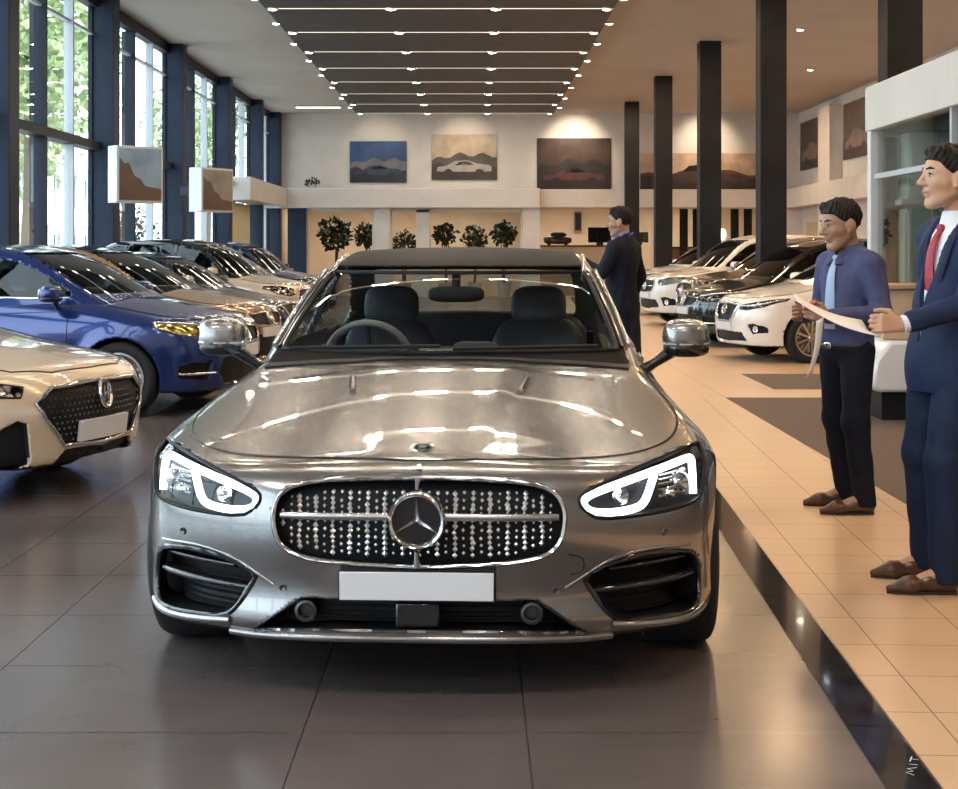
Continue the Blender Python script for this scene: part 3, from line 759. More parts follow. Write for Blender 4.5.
    ring = [q @ Vector((.18*math.cos(a), .18*math.sin(a), 0)) + Vector((-.38, 1.98, .925)) for a in np.linspace(0, 2*PI, 36)[:-1]]
    mb.tube(ring, .016, 8, True); so = mb.build('steering_wheel', mat('wheel_leather', (.16, .16, .165), .35), root, 60)
    mb = MB(); mb.sup((-.38, 1.99, .92), (.06, .03, .05), .7, 16, 8)
    for a in (0, PI, -PI/2): mb.tube([Vector((-.38, 1.99, .92)), q @ Vector((.18*math.cos(a), .18*math.sin(a), 0)) + Vector((-.38, 1.98, .925))], .014, 6)
    mb.build('steering_hub', M_INT, so, 60)
    mb = MB(); mb.sup((.0, 2.02, 1.205), (.125, .03, .036), .6, 24, 10); mb.tube([(0, 2.02, 1.22), (0, 2.02, 1.30)], .02, 8); im = mb.build('inner_mirror', M_BLK, root, 60)
    mb = MB(); mb.sup((.0, 2.055, 1.205), (.11, .004, .028), .6, 20, 8); mb.build('mirror_glass', mat('mirror_pane', (.2, .3, .3), .05, 1), im, 60)
    mb = MB(); mb.sup((0, 3.42, .82), (.62, .10, .26), .4, 24, 10); mb.build('rear_bench', M_SEAT, root, 60)
    # mirrors: chrome line and dark lower shell; tail lamps
    mx = HERO['belt'] + .195; my = 1.27 + .50; mz = .965 + .065
    for sg in (-1, 1):
        mb = MB(); mb.tube([(sg*(mx - .10), my - .062, mz - .022), (sg*mx, my - .077, mz - .024), (sg*(mx + .09), my - .058, mz - .020)], .006, 6); mb.build('mirror_trim', M_CHR, root)
        patch('tail_lamp', both([(.45,.75),(.86,.75),(.86,.84),(.45,.83)], sg), fb, 1, 5.2, 3.6, [M_RED], root, .05, .006, .01)
        trim('sill', [(1.25,.225),(2.3,.22),(3.32,.225)], fb, 0, sg*1.3, 0, .014, M_BLK, root, out=.004, closed=False, n=8)
    return root
HERO_LOC=(-.178,4.60,0); HERO_RZ=math.radians(-2.7)
# ------------------------------------------------------------------ people
def d_cap(x, y, z, a, b, ra, rb):
    a = np.array(a, float); b = np.array(b, float); e = b - a; L2 = e @ e + 1e-12
    t = np.clip(((x - a[0])*e[0] + (y - a[1])*e[1] + (z - a[2])*e[2]) / L2, 0, 1)
    return np.sqrt((x - a[0] - t*e[0])**2 + (y - a[1] - t*e[1])**2 + (z - a[2] - t*e[2])**2) - (ra + (rb - ra)*t)
def d_ell(x, y, z, c, r, R=None):
    px, py, pz = x - c[0], y - c[1], z - c[2]
    if R is not None: px, py, pz = [R[0][i]*px + R[1][i]*py + R[2][i]*pz for i in range(3)]
    k0 = np.sqrt((px/r[0])**2 + (py/r[1])**2 + (pz/r[2])**2) + 1e-9
    k1 = np.sqrt((px/r[0]**2)**2 + (py/r[1]**2)**2 + (pz/r[2]**2)**2) + 1e-9
    return k0 * (k0 - 1) / k1
def blob(name, prims, mats, parent, h=.006, k=.02, post=None, smooth=60, midx=None):
    """one continuous mesh from capsules ('c',a,b,ra,rb[,k]) and ellipsoids ('e',c,r,R[,k])"""
    los, his = [], []
    for p in prims:
        if p[0] == 'c':
            m = max(p[3], p[4]); A = np.array([p[1], p[2]], float); los.append(A.min(0) - m); his.append(A.max(0) + m)
        else:
            m = max(p[2]); c = np.array(p[1], float); los.append(c - m); his.append(c + m)
    los, his = np.array(los), np.array(his)
    def field(ax):
        V = np.full([len(a) for a in ax], .2, np.float32)
        for p, lo, hi in zip(prims, los, his):
            sl = tuple(slice(max(0, np.searchsorted(a, l - .06)), np.searchsorted(a, u + .06)) for a, l, u in zip(ax, lo, hi))
            X, Y, Z = ax[0][sl[0]][:, None, None], ax[1][sl[1]][None, :, None], ax[2][sl[2]][None, None, :]
            kk = (p[5] if len(p) > 5 else k) if p[0] == 'c' else (p[4] if len(p) > 4 else k)
            d = d_cap(X, Y, Z, *p[1:5]) if p[0] == 'c' else d_ell(X, Y, Z, p[1], p[2], p[3])
            V[sl] = smin(V[sl], d, kk)
        if post: V = post(V, ax[0][:, None, None], ax[1][None, :, None], ax[2][None, None, :]).astype(np.float32)
        return V
    P, F = surfnet(None, los.min(0) - .03, his.max(0) + .03, h, 0, field)
    return mkobj(name, P, F, mats, parent, smooth, midx(P[F].mean(1)) if midx else None)
def rotz(a): return np.array([[math.cos(a), -math.sin(a), 0], [math.sin(a), math.cos(a), 0], [0, 0, 1.0]])
def roty(a): return np.array([[math.cos(a), 0, math.sin(a)], [0, 1, 0], [-math.sin(a), 0, math.cos(a)]])

def head_prims(c, R, hs=1.0):
    """c centre of the head, columns of R = forward, left, up"""
    q = lambda f, l, u: tuple(c + R @ np.array([f, l, u]) * hs)
    P = [('e', q(-.012, 0, .032), (.097, .075, .086), R, .02), ('e', q(.022, 0, -.022), (.066, .060, .088), R, .03)]
    for s in (-1, 1):
        P += [('c', q(-.015, s*.048, -.050), q(.052, s*.020, -.098), .024, .020, .025),
              ('c', q(.078, s*.012, .022), q(.062, s*.044, .020), .010, .009, .015),
              ('c', q(.055, s*.040, -.022), q(.030, s*.052, -.03), .018, .016, .02),
              ('e', q(-.012, s*.079, -.008), (.025, .0115, .034), R @ rotz(-s*.40), .005), ('e', q(-.002, s*.080, -.036), (.012, .009, .012), R, .008),
              ('c', q(.098, s*.010, -.030), q(.088, s*.013, -.030), .008, .008, .006)]
    P += [('c', q(.060, .012, -.102), q(.060, -.012, -.102), .019, .019, .02),
          ('c', q(.084, 0, .016), q(.108, 0, -.026), .008, .011, .012),
          ('c', q(.080, .016, -.054), q(.080, -.016, -.054), .008, .008, .007), ('c', q(.086, .006, -.052), q(.086, -.006, -.052), .008, .008, .006),
          ('c', q(.078, .013, -.068), q(.078, -.013, -.068), .009, .009, .006)]
    return [(p[0], p[1], p[2], p[3]*hs, p[4]*hs, p[5]) if p[0] == 'c' else (p[0], p[1], tuple(r_*hs for r_ in p[2]), p[3], p[4]) for p in P]
def hand_prims(w, d, n, side, curl=.5, sp=1.0, thumb=.6):
    """w wrist, d finger direction, n palm normal (the way fingers curl), side +1/-1 picks the thumb side"""
    w = np.array(w, float); d = np.array(d, float); d /= np.linalg.norm(d); n = np.array(n, float); n -= d*(n @ d); n /= np.linalg.norm(n); s = np.cross(d, n) * side
    P = []
    for i, (o, L) in enumerate(((.030, .070), (.010, .080), (-.010, .074), (-.029, .058))):
        k = w + d*.088 + s*o*sp; P.append(('c', w + d*.012 + s*o*.6, k, .014, .0115, .012))
        a = curl * .9; m = k + (d*math.cos(a) + n*math.sin(a))*L*.45; a2 = a + curl*1.1
        m2 = m + (d*math.cos(a2) + n*math.sin(a2))*L*.32; a3 = a2 + curl*.7; e = m2 + (d*math.cos(a3) + n*math.sin(a3))*L*.25
        P += [('c', k, m, .0098, .0088, .004), ('c', m, m2, .0088, .0080, .003), ('c', m2, e, .0080, .0068, .003)]
    t0 = w + d*.022 + s*.026; t1 = t0 + (d*.75 + s*.6 + n*.35*thumb)*.042; t2 = t1 + (d*.95 + s*.1 + n*.5*thumb)*.032; t3 = t2 + (d + n*.5*thumb - s*.1)*.022
    P += [('c', w + d*.02 + s*.01, t1, .016, .0115, .008), ('c', t1, t2, .0108, .0095, .004), ('c', t2, t3, .0095, .0078, .003)]
    return P

SKIN = noise_mat('skin', (.46, .255, .16), (.52, .30, .195), 14, .45)
SKIN2 = noise_mat('skin_tan', (.31, .165, .10), (.37, .205, .13), 14, .45)
HAIR = noise_mat('hair_black', (.004, .003, .003), (.012, .009, .008), 60, .6, stretch=(1, 1, .2), spec=.25)
M_EYE = mat('eye_white', (.45, .42, .39), .3); M_IRIS = mat('iris', (.03, .018, .01), .15); M_LIP = mat('lips', (.36, .14, .11), .5)
M_SHOE = noise_mat('brown_leather', (.055, .022, .012), (.095, .042, .022), 12, .28, coat=.3)

def head_children(root, c, R, hairline=.062, hs=1.0):
    q = lambda f, l, u: tuple(c + R @ np.array([f, l, u]) * hs)
    def post(V, x, y, z):
        lx = [R[0][i]*(x - c[0]) + R[1][i]*(y - c[1]) + R[2][i]*(z - c[2]) for i in range(3)]
        f, l, u = [a_ / hs for a_ in lx]
        wav = .0035*np.sin(f*160 + l*60)*np.sin(l*140 + u*70) + .002*np.sin(f*310 + u*190)
        lim = np.interp(f, [-.12, -.055, -.03, -.012, .012, .035, .055, .075, .1], [-.085, -.075, -.045, .012, .012, .030, .056, hairline, hairline + .01])
        return np.maximum(V + wav, (lim - u) * .9)
    blob('hair', [('e', q(-.014, 0, .036), (.103*hs, .082*hs, .090*hs), R, .02), ('c', q(.040, .030, .102), q(.058, -.03, .098), .018*hs, .017*hs, .03), ('c', q(-.06, 0, .075), q(.0, 0, .100), .03*hs, .022*hs, .03)], HAIR, root, .004, .02, post)
    for s in (-1, 1):
        mb = MB(); mb.sup(q(.0745, s*.031, .002), tuple(k_*hs for k_ in (.008, .013, .008)), 1, 14, 8, Matrix(R.tolist())); e = mb.build('eye', M_EYE, root, 60)
        mb = MB(); mb.sup(q(.0800, s*.031, .002), tuple(k_*hs for k_ in (.004, .0065, .0065)), 1, 12, 8, Matrix(R.tolist())); mb.build('iris', M_IRIS, e, 60)
        mb = MB(); mb.tube([q(.088, s*.012, .026), q(.083, s*.032, .032), q(.066, s*.05, .026)], [.005, .0055, .003], 6); mb.build('eyebrow', HAIR, root, 60)
        mb = MB(); mb.tube([q(.0825, s*.018, .006), q(.0835, s*.031, .0115), q(.076, s*.044, .006)], [.0025, .003, .002], 6); mb.build('eyelash', HAIR, root, 60)
    mb = MB(); mb.tube([q(.086, .022, -.061), q(.093, .010, -.0605), q(.0945, 0, -.0615), q(.093, -.010, -.0605), q(.086, -.022, -.061)], .003, 6); mb.build('mouth', M_LIP, root, 60)

def fold(V, x, y, z, a=.004, kx=40, kz=26):
    return V + a*np.sin(kz*z + 9*np.sin(kx*.35*x + 2*y))*np.sin(kx*y + 11*x + 5*z) * .7
def shoe(root, hx, hy, ang, M=None):
    R = rotz(ang); q = lambda f, l, u: tuple(np.array([hx, hy, 0]) + R @ np.array([f, l, u]))
    pr = [('c', q(0, 0, .045), q(.07, 0, .05), .038, .036), ('c', q(.07, 0, .05), q(.16, .004, .034), .036, .034), ('c', q(.16, .006, .034), q(.235, .0, .022), .036, .016), ('c', q(-.005, 0, .05), q(-.005, 0, .10), .036, .040)]
    o = blob('shoe', pr, M or M_SHOE, root, .006, .03, lambda V, x, y, z: np.maximum(np.maximum(V, .012 - z), z - .115))
    P = [q(*p) for p in ((-.042, 0, 0), (-.03, .034, 0), (.06, .034, 0), (.15, .041, 0), (.22, .020, 0), (.248, 0, 0), (.22, -.020, 0), (.15, -.036, 0), (.06, -.034, 0), (-.03, -.034, 0))]
    mb = MB(); mb.prism([(p[0], p[1]) for p in P], .0, .016, 'z'); mb.build('sole', mat('sole_dark', (.02, .012, .01), .5), o, 30)
    return o

def person(cfg):
    root = thing('person', cfg['label'], 'person', cfg['loc'], cfg['rz'])
    S = cfg['H'] / 1.80; v = lambda *p: np.array(p, float) * S
    lean = cfg.get('lean', 0.0)
    be = cfg.get('belly', 0.0); hip = {1: v(be, .09, .93), -1: v(be, -.09, .93)}
    sh = {1: v(-.02 + lean, .180, 1.425), -1: v(-.02 + lean, -.180, 1.425)}
    feet = cfg['feet']                                # {side: (x, y, angle)} heel positions
    ank = {s: np.array([feet[s][0], feet[s][1], .09]) for s in (1, -1)}
    knee = {s: (hip[s] + ank[s]) / 2 + np.array([.035, 0, .02]) for s in (1, -1)}
    hc = v(.02 + lean + cfg.get('hx', 0), 0, 1.80) - np.array([0, 0, .127])
    R = rotz(cfg.get('hyaw', 0)) @ roty(cfg.get('hpitch', 0))
    skin = cfg['skin']
    # one continuous body
    hs = cfg.get('hs', 1.1); pr = head_prims(hc, R, hs)
    nb = v(-.025 + lean, 0, 1.50)
    pr += [('c', hc + R @ np.array([-.025, 0, -.05]), nb, .054, .055, .02), ('c', sh[1]*.9 + sh[-1]*.1, sh[-1]*.9 + sh[1]*.1, .05, .05, .06), ('e', v(-.01 + lean, 0, 1.28), tuple(v(.10, .15, .22)), None, .06), ('e', v(be*.8, 0, 1.0), tuple(v(.10, .145, .15)), None, .06)]
    for s in (1, -1):
        el, wr = cfg['arm'][s]; el = np.array(el); wr = np.array(wr)
        pr += [('c', sh[s], el, .042, .036, .02), ('c', el, wr, .036, .024, .02)]
        hd = cfg['hand'][s]; pr += hand_prims(wr, hd[0], hd[1], hd[2], *hd[3:])
        pr += [('c', hip[s], knee[s], .07, .05, .03), ('c', knee[s], ank[s], .05, .035, .02), ('c', ank[s], ank[s] + rotz(feet[s][2]) @ np.array([.14, 0, -.05]), .032, .022, .02)]
    blob('body', pr, skin, root, .005, .02)
    head_children(root, hc, R, cfg.get('hairline', .062), hs)
    # trousers
    TM = cfg['trousers']; pr = [('e', v(be, 0, .96), tuple(v(.125, .165, .12)), None, .05)]
    for s in (1, -1):
        hem = ank[s] + np.array([-.012, 0, -.045])
        pr += [('c', hip[s], knee[s], .098*S, .076*S, .03), ('c', knee[s], hem, .076*S, .062*S, .03)]
    blob('trousers', pr, TM, root, .007, .025, lambda V, x, y, z: np.maximum(np.maximum(fold(V, x, y, z, .004, 22, 30), z - 1.03*S), .045 - z))
    for s in (1, -1): shoe(root, feet[s][0] - .02, feet[s][1], feet[s][2])
    # torso clothes
    def torso(g, zlo):
        return [('c', sh[1]*.88 + sh[-1]*.12 + v(0, 0, -.005), sh[-1]*.88 + sh[1]*.12 + v(0, 0, -.005), .058 + g, .058 + g, .06),
                ('e', v(-.01 + lean, 0, 1.33), tuple(v(.118 + g, .182 + g, .17)), None, .06), ('e', v(.005 + lean*.6 + be*.6, 0, 1.14), tuple(v(.118 + g, .160 + g, .20)), None, .06),
                ('e', v(be, 0, max(zlo, .95)), tuple(v(.128 + g, .172 + g, .17)), None, .06), ('c', nb + np.array([0, 0, -.06]), nb + np.array([0, 0, -.01]), .085 + g, .060 + g, .05)] + [('c', nb + np.array([-.01, s*.05, -.02]), sh[s] + v(0, -s*.01, .015), .045 + g, .052 + g, .05) for s in (1, -1)]
    def sleeves(g, cut=0.0):
        P = []
        for s in (1, -1):
            el, wr = cfg['arm'][s]; el = np.array(el); wr = np.array(wr); e = (wr - el) / np.linalg.norm(wr - el)
            P += [('c', sh[s], el, .064 + g, .052 + g, .03), ('c', el, wr - e*cut, .050 + g, .038 + g, .02)]
        return P
    colR = lambda x, y, z: np.sqrt((x - nb[0] - .012)**2 + y**2)
    if cfg['kind'] == 'suit':
        blob('shirt', torso(-.008, 1.0), cfg['shirt'], root, .007, .02, lambda V, x, y, z: np.maximum(V, z - 1.525*S))
        mb = MB()
        for k in range(2): mb.lathe([(.078, -.06), (.090, -.06), (.078, -.01), (.070, .018), (.064, .018), (.068, -.02)], 28, nb + np.array([.004, 0, .02]), closed=True) if k == 0 else None
        mb.build('shirt_collar', cfg['shirt'], root, 60)
        def post(V, x, y, z):
            V = fold(V, x, y, z, .0045, 20, 24)
            w = np.clip((z - 1.12*S) / (.40*S), 0, 1) * .085 + .004
            V = np.maximum(V, -np.maximum(np.abs(y) - w, np.maximum(.02 + lean - x, 1.0*S - z)))
            V = np.maximum(V, -(np.maximum(.068 - colR(x, y, z), 1.44*S - z) * -1) if False else V)
            V = np.maximum(V, -np.maximum(colR(x, y, z) - .078, 1.46*S - z))
            return np.maximum(V, cfg.get('hem', .80)*S - z)
        blob('suit_jacket', torso(.012, .90) + sleeves(.004, .03) + [('e', v(be, 0, .86), tuple(v(.145, .19, .20)), None, .06)], cfg['top'], root, .006, .02, post)
        for s in (1, -1):         # lapels
            L = [v(.112 + lean, s*.012, 1.10), v(.128 + lean, s*.052, 1.22), v(.118 + lean, s*.088, 1.34), v(.080 + lean, s*.092, 1.43), v(.02 + lean, s*.085, 1.50)]
            mb = MB(); mb.tube(smooth_poly(L, False, 2), .024, 8, flat=((1, 0, .2), .35)); mb.build('lapel', cfg['lapel'], root, 60)
            el, wr = cfg['arm'][s]; e = (np.array(wr) - np.array(el)); e /= np.linalg.norm(e); mb = MB(); mb.tube([np.array(wr) - e*.045, np.array(wr) + e*.004], [.037, .036], 16); mb.build('shirt_cuff', cfg['shirt'], root, 60)
        T = [v(.062 + lean, 0, 1.475), v(.098 + lean, 0, 1.43), v(.124 + lean, 0, 1.36), v(.127 + lean, 0, 1.25), v(.122 + lean, 0, 1.13)]
        mb = MB(); mb.tube(smooth_poly(T, False, 2), np.linspace(.017, .036, len(smooth_poly(T, False, 2))), 10, flat=((1, 0, .1), .3)); t = mb.build('necktie', cfg['tie'], root, 60)
        mb = MB(); mb.sup(T[0] + np.array([.010, 0, -.010]), (.013, .020, .019), .75, 14, 8); mb.build('tie_knot', cfg['tie'], t, 60)
    elif cfg['kind'] == 'shirt':
        blob('shirt', torso(.006, .98) + sleeves(.002, .0), cfg['top'], root, .006, .02, lambda V, x, y, z: np.maximum(np.maximum(np.maximum(fold(V, x, y, z, .005, 22, 26), .965*S - z), z - 1.535*S), -np.maximum(colR(x, y, z) - .058, 1.49*S - z)))
        for s in (1, -1):
            mb = MB(); C = [v(-.088 + lean, s*.02, 1.55), v(-.04 + lean, s*.070, 1.545), v(.030 + lean, s*.062, 1.52), v(.072 + lean, s*.022, 1.475), v(.105 + lean, s*.05, 1.43)]
            mb.tube(smooth_poly(C, False, 2), .022, 8, flat=((1, s*.6, .3), .35)); mb.build('shirt_collar', cfg['top'], root, 60)
        T = [v(.070 + lean, 0, 1.475), v(.104 + lean, 0, 1.42), v(.122 + lean, 0, 1.34), v(.126 + lean, 0, 1.20), v(.127 + lean, 0, 1.06)]
        mb = MB(); sp = smooth_poly(T, False, 2); mb.tube(sp, np.linspace(.018, .044, len(sp)), 10, flat=((1, 0, .1), .3)); t = mb.build('necktie', cfg['tie'], root, 60)
        mb = MB(); mb.sup(T[0] + np.array([.010, 0, -.008]), (.014, .020, .019), .75, 14, 8); mb.build('tie_knot', cfg['tie'], t, 60)
        mb = MB(); ring = [v(.119*math.cos(a) + .002, .160*math.sin(a), .965) for a in np.linspace(0, 2*PI, 33)[:-1]]
        mb.tube(ring, .019, 8, True, flat=((0, 0, 1), 1.0)); b = mb.build('belt', mat('belt_black', (.012, .012, .014), .4), root, 60)
        mb = MB(); mb.sup(v(.140, 0, .965), (.008, .026, .019), .4, 16, 8); mb.build('buckle', M_CHR, b, 60)
    else:
        blob('shirt', torso(-.006, 1.0), cfg['shirt'], root, .008, .02, lambda V, x, y, z: np.maximum(V, z - 1.53*S))
        mb = MB()
        for s in (1, -1):
            mb = MB(); C = [v(-.085 + lean, s*.02, 1.56), v(-.03 + lean, s*.078, 1.545), v(.05 + lean, s*.06, 1.50), v(.10 + lean, s*.05, 1.40), v(.13 + lean, s*.05, 1.25)]
            mb.tube(smooth_poly(C, False, 2), .032, 8, flat=((1, s*.6, .3), .35)); mb.build('shirt_collar', cfg['shirt'], root, 60)
        blob('long_coat', torso(.016, .95) + sleeves(.008, .02) + [('c', v(0, .07, .85), v(-.01, .075, .50), .125, .14, .08), ('c', v(0, -.07, .85), v(-.01, -.075, .50), .125, .14, .08)], cfg['top'], root, .009, .02,
             lambda V, x, y, z: np.maximum(np.maximum(fold(V, x, y, z, .006, 24, 14), .42*S - z), -np.maximum(colR(x, y, z) - .072, 1.48*S - z)))
    return root
# ------------------------------------------------------------------ the setting
M_WALL = noise_mat('plaster_white', (.55, .525, .50), (.59, .565, .54), 2, .7)
M_CEIL = noise_mat('ceiling_paint', (.43, .385, .34), (.47, .425, .38), .6, .6)
M_NAVY = noise_mat('column_slate', (.012, .021, .040), (.017, .028, .050), 1.5, .5, spec=.25)
M_DKCOL = noise_mat('pillar_charcoal', (.010, .011, .014), (.015, .017, .021), 1.5, .6, spec=.2)
M_FRM = mat('window_frame_slate', (.012, .018, .030), .5, spec=.25)
M_FRL = mat('window_frame_light', (.42, .46, .50), .4)
M_PANE = glass_mat('window_glass', (.90, .95, .96), 1.35)
M_PANEL = noise_mat('ceiling_panel_grey', (.060, .058, .058), (.075, .072, .071), 3, .6)
M_CREAM = noise_mat('cream_wall', (.60, .51, .40), (.66, .57, .46), 1.5, .7)
M_WARM = mat('warm_lamp', (1, .8, .55), .5, emit=(1, .72, .40), estr=9)
M_SPOT = mat('spot_glow', (1, .9, .75), .5, emit=(1, .86, .66), estr=42)
M_SLOT = mat('slot_glow', (.9, .85, .78), .5, emit=(1, .82, .62), estr=1.5)
def struct(name, mb, mats, smooth=30, bevel=0):
    return tag(mb.build(name, mats, None, smooth, bevel), kind='structure')

CEIL = 5.5; XL = -6.2; XR = 9.7; YB = 45.0; YF = -6.0
# floors --------------------------------------------------------------
M_TILE = noise_mat('dark_floor_tile', (.086, .070, .069), (.110, .092, .089), 1.1, .20, r2=.27, spec=.5)
M_GROUT = mat('floor_grout', (.016, .012, .012), .6)
M_GROUTL = mat('floor_grout_pale', (.16, .13, .11), .5)
M_TAN = noise_mat('tan_floor_tile', (.56, .37, .225), (.62, .42, .265), 1.4, .30, r2=.36)
M_TANG = mat('tan_grout', (.17, .10, .06), .6)
M_GRAN = noise_mat('black_granite', (.012, .011, .011), (.035, .030, .028), 9, .08, coat=.4)
M_CARP = noise_mat('brown_carpet', (.105, .070, .052), (.125, .085, .064), 120, .85)
def tiled(name, xs, ys, z, mt, mg, g=.004):
    mb = MB()
    for i in range(len(xs) - 1):
        for j in range(len(ys) - 1):
            x0, x1, y0, y1 = xs[i] + g/2, xs[i+1] - g/2, ys[j] + g/2, ys[j+1] - g/2
            mb.add([(x0, y0, z), (x1, y0, z), (x1, y1, z), (x0, y1, z)], [(0, 1, 2, 3)], 0)
    mb.box((xs[0], ys[0], z - .12), (xs[-1], ys[-1], z - .0012), 1)
    return struct(name, mb, [mt, mg], 0)
fx = [XL, -5.4, -4.75, -4.1, -3.4, -2.75, -2.08, -1.58, -.5, .15, 1.25, 2.2]
fy = [YF] + [5.05 + .70*k for k in range(-13, 57)] + [YB]
tiled('floor', fx, fy, 0, M_TILE, M_GROUT)
tx = [0, .145, .50, .86, 1.25, 1.60]; ty = [-9.5 + .39*k for k in range(52)]
SKEW = -.043; fw_ = tiled('floor_walkway', tx, ty, .0025, M_TAN, M_TANG); fw_.location = (1.21, 3.9, 0); fw_.rotation_euler = (0, 0, SKEW)
tiled('floor_walkway_back', [1.2, 2.37, 3.6, 4.8, 6.0, 7.2, 8.4, XR], [14.2 + 1.2*k for k in range(26)] + [YB], .0022, M_TAN, M_TANG)
mb = MB(); mb.box((2.37, YF, -.12), (XR, 14.2, .004)); struct('floor_carpet', mb, M_CARP)
mb = MB(); mb.box((3.0, 15.05, 0.0), (4.9, 16.9, .0055)); struct('floor_inlay', mb, M_CARP)
mb = MB()
for k in range(25): mb.box((-.142, -9.5 + 2*k, -.12), (0, -9.5 + 2*k + 1.996, .0032))
s_ = struct('trim_1', mb, M_GRAN); s_.location = (1.21, 3.9, 0); s_.rotation_euler = (0, 0, SKEW)
mb = MB(); mb.box((-.003, -9.5, -.02), (.003, 40, .0045)); s_ = struct('trim_2', mb, mat('steel_edge', (.30, .28, .22), .3, 1)); s_.location = (1.21, 3.9, 0); s_.rotation_euler = (0, 0, SKEW)
# white letters lying on the dark strip
lt = MB(); z = .0034
for s_ in ([(0, .0), (.012, .045), (.024, .012), (.036, .045), (.048, 0)], [(.066, 0), (.066, .045)], [(.10, 0), (.10, .045)], [(.083, .045), (.117, .045)]):
    pts = [(1.168 - b*.48 + a*.5, 3.99 + a*1.2 + b*.15, z) for a, b in s_]; lt.tube(pts, .0017, 4, flat=((0, 0, 1), .2))
tag(lt.build('floor_lettering', mat('letter_white', (.6, .58, .55), .5), None, 0), 'small white WIT lettering on the black granite floor strip', 'lettering')

# ceiling, walls ----------------------------------------------------------
mb = MB(); mb.box((XL - .3, YF - .2, CEIL), (XR + .3, YB + 4.2, CEIL + .25)); struct('ceiling', mb, M_CEIL)
mb = MB(); mb.box((XL - .3, YF - .2, -.12), (XR + .3, YF, CEIL)); struct('wall_front', mb, M_WALL)
mb = MB(); mb.box((XR, YF, -.12), (XR + .2, YB + 4, CEIL))
struct('wall_right', mb, M_WALL)
mb = MB(); mb.box((XL - .3, YB, 2.64), (XR, YB + .25, CEIL)); struct('wall_back', mb, M_WALL)
mb = MB(); mb.box((-5.55, YB - .8, 2.64), (1.92, YB + .1, 3.22)); mb.box((1.92, YB - .55, 2.66), (XR, YB + .1, 3.20)); mb.box((XL, 37.2, 2.64), (-5.55, YB, 3.22))
struct('trim_3', mb, M_WALL, bevel=.02)
# piers between the openings under the band
for i, (x0, x1, m_) in enumerate(((-5.55, -5.0, M_NAVY), (-2.98, -2.52, M_WALL), (1.42, 1.92, M_WALL), (5.3, 5.75, M_CREAM), (8.6, XR, M_WALL))):
    mb = MB(); mb.box((x0, YB - .6, 0), (x1, YB + .2, 2.64)); struct('wall_pier_%d' % i if False else 'wall_pier', mb, m_)
mb = MB()
for x0, x1 in ((-5.0, -2.98), (-2.52, 1.42)):
    for a, b, c_, d_ in ((x0, x1, 2.52, 2.64), (x0, x0 + .07, 0, 2.52), (x1 - .07, x1, 0, 2.52)): mb.box((a, YB - .5, c_), (b, YB - .38, d_))
struct('trim_4', mb, M_CREAM)
mb = MB(); mb.box((-1.75, YB - .5, 0), (-1.35, YB + .6, 2.6)); struct('wall_pier', mb, M_WALL)
mb = MB(); mb.box((XL, YB + 3.9, -.12), (XR, YB + 4.1, CEIL)); struct('wall_rooms', mb, M_CREAM)
mb = MB(); mb.box((XL, YB + .02, -.12), (XR, YB + 4, 0)); struct('floor_rooms', mb, M_TAN)
mb = MB(); mb.box((XL, YB + .25, 2.9), (XR, YB + 4, 3.0)); struct('ceiling_rooms', mb, M_WALL)
for x in (-5.9, 1.65, 9.4):
    mb = MB(); mb.box((x - .08, YB + .2, 0), (x + .08, YB + 3.9, 2.9)); struct('wall_partition', mb, M_CREAM)

# window wall on the left ---------------------------------------------------
bays = [YF, -.5, 4.2, 9.1, 14.1, 18.9, 24.3, 30.0, 35.7, 41.0, 44.8]
for i, y in enumerate(bays[5:], 0):
    mb = MB(); mb.box((-6.22, y - .21, 0), (-5.80, y + .21, CEIL)); struct('column', mb, M_NAVY, bevel=.01)
for i in range(len(bays) - 1):
    y0, y1 = bays[i] + (.21 if i > 3 else 0), bays[i+1] - (.21 if i > 2 else 0); near = i >= 5; w_ = y1 - y0
    fr = MB()
    fr.box((-6.22, y0, 0), (-6.06, y1, .10)); fr.box((-6.22, y0, 5.30), (-6.06, y1, CEIL)); fr.box((-6.24, y0, 3.0), (-6.00, y1, 3.13))
    fr.box((-6.2, y0, .1), (-6.14, y0 + .04, 5.3)); fr.box((-6.2, y1 - .04, .1), (-6.14, y1, 5.3))
    fr.box((-6.3, y0 + w_*.42, .1), (-6.07, y0 + w_*.42 + .10, 5.3))
    f = struct('window_%d' % (i + 1), fr, M_FRM)
    mb = MB()
    for t in (.72,): mb.box((-6.22, y0 + w_*t, .1), (-6.08, y0 + w_*t + .07, 5.3))
    mb.box((-6.2, y0, 4.85), (-6.12, y1, 4.89))
    mb.build('mullion', M_FRL, f, 30)
    mb = MB(); mb.box((-6.17, y0, .1), (-6.155, y1, 5.3)); mb.build('pane', M_PANE, f, 0)
mb = MB(); mb.box((-6.12, 37.4, .1), (-6.06, 40.4, 2.6)); tag(mb.build('roller_blind', mat('blind_cream', (.62, .57, .38), .8), None), 'cream roller blind in the far left window below the white band', 'blind')

# pillars on the right ---------------------------------------------------
for x, y, w_, z0 in ((4.52, 22.9, .40, 0), (4.62, 29.6, .42, 0), (4.45, 35.5, .40, 0), (4.35, 41.6, .38, 0), (5.98, 21.1, .50, 0)):
    mb = MB(); mb.box((x - w_/2, y - w_/2, z0), (x + w_/2, y + w_/2, CEIL)); struct('pillar', mb, M_DKCOL, bevel=.012)

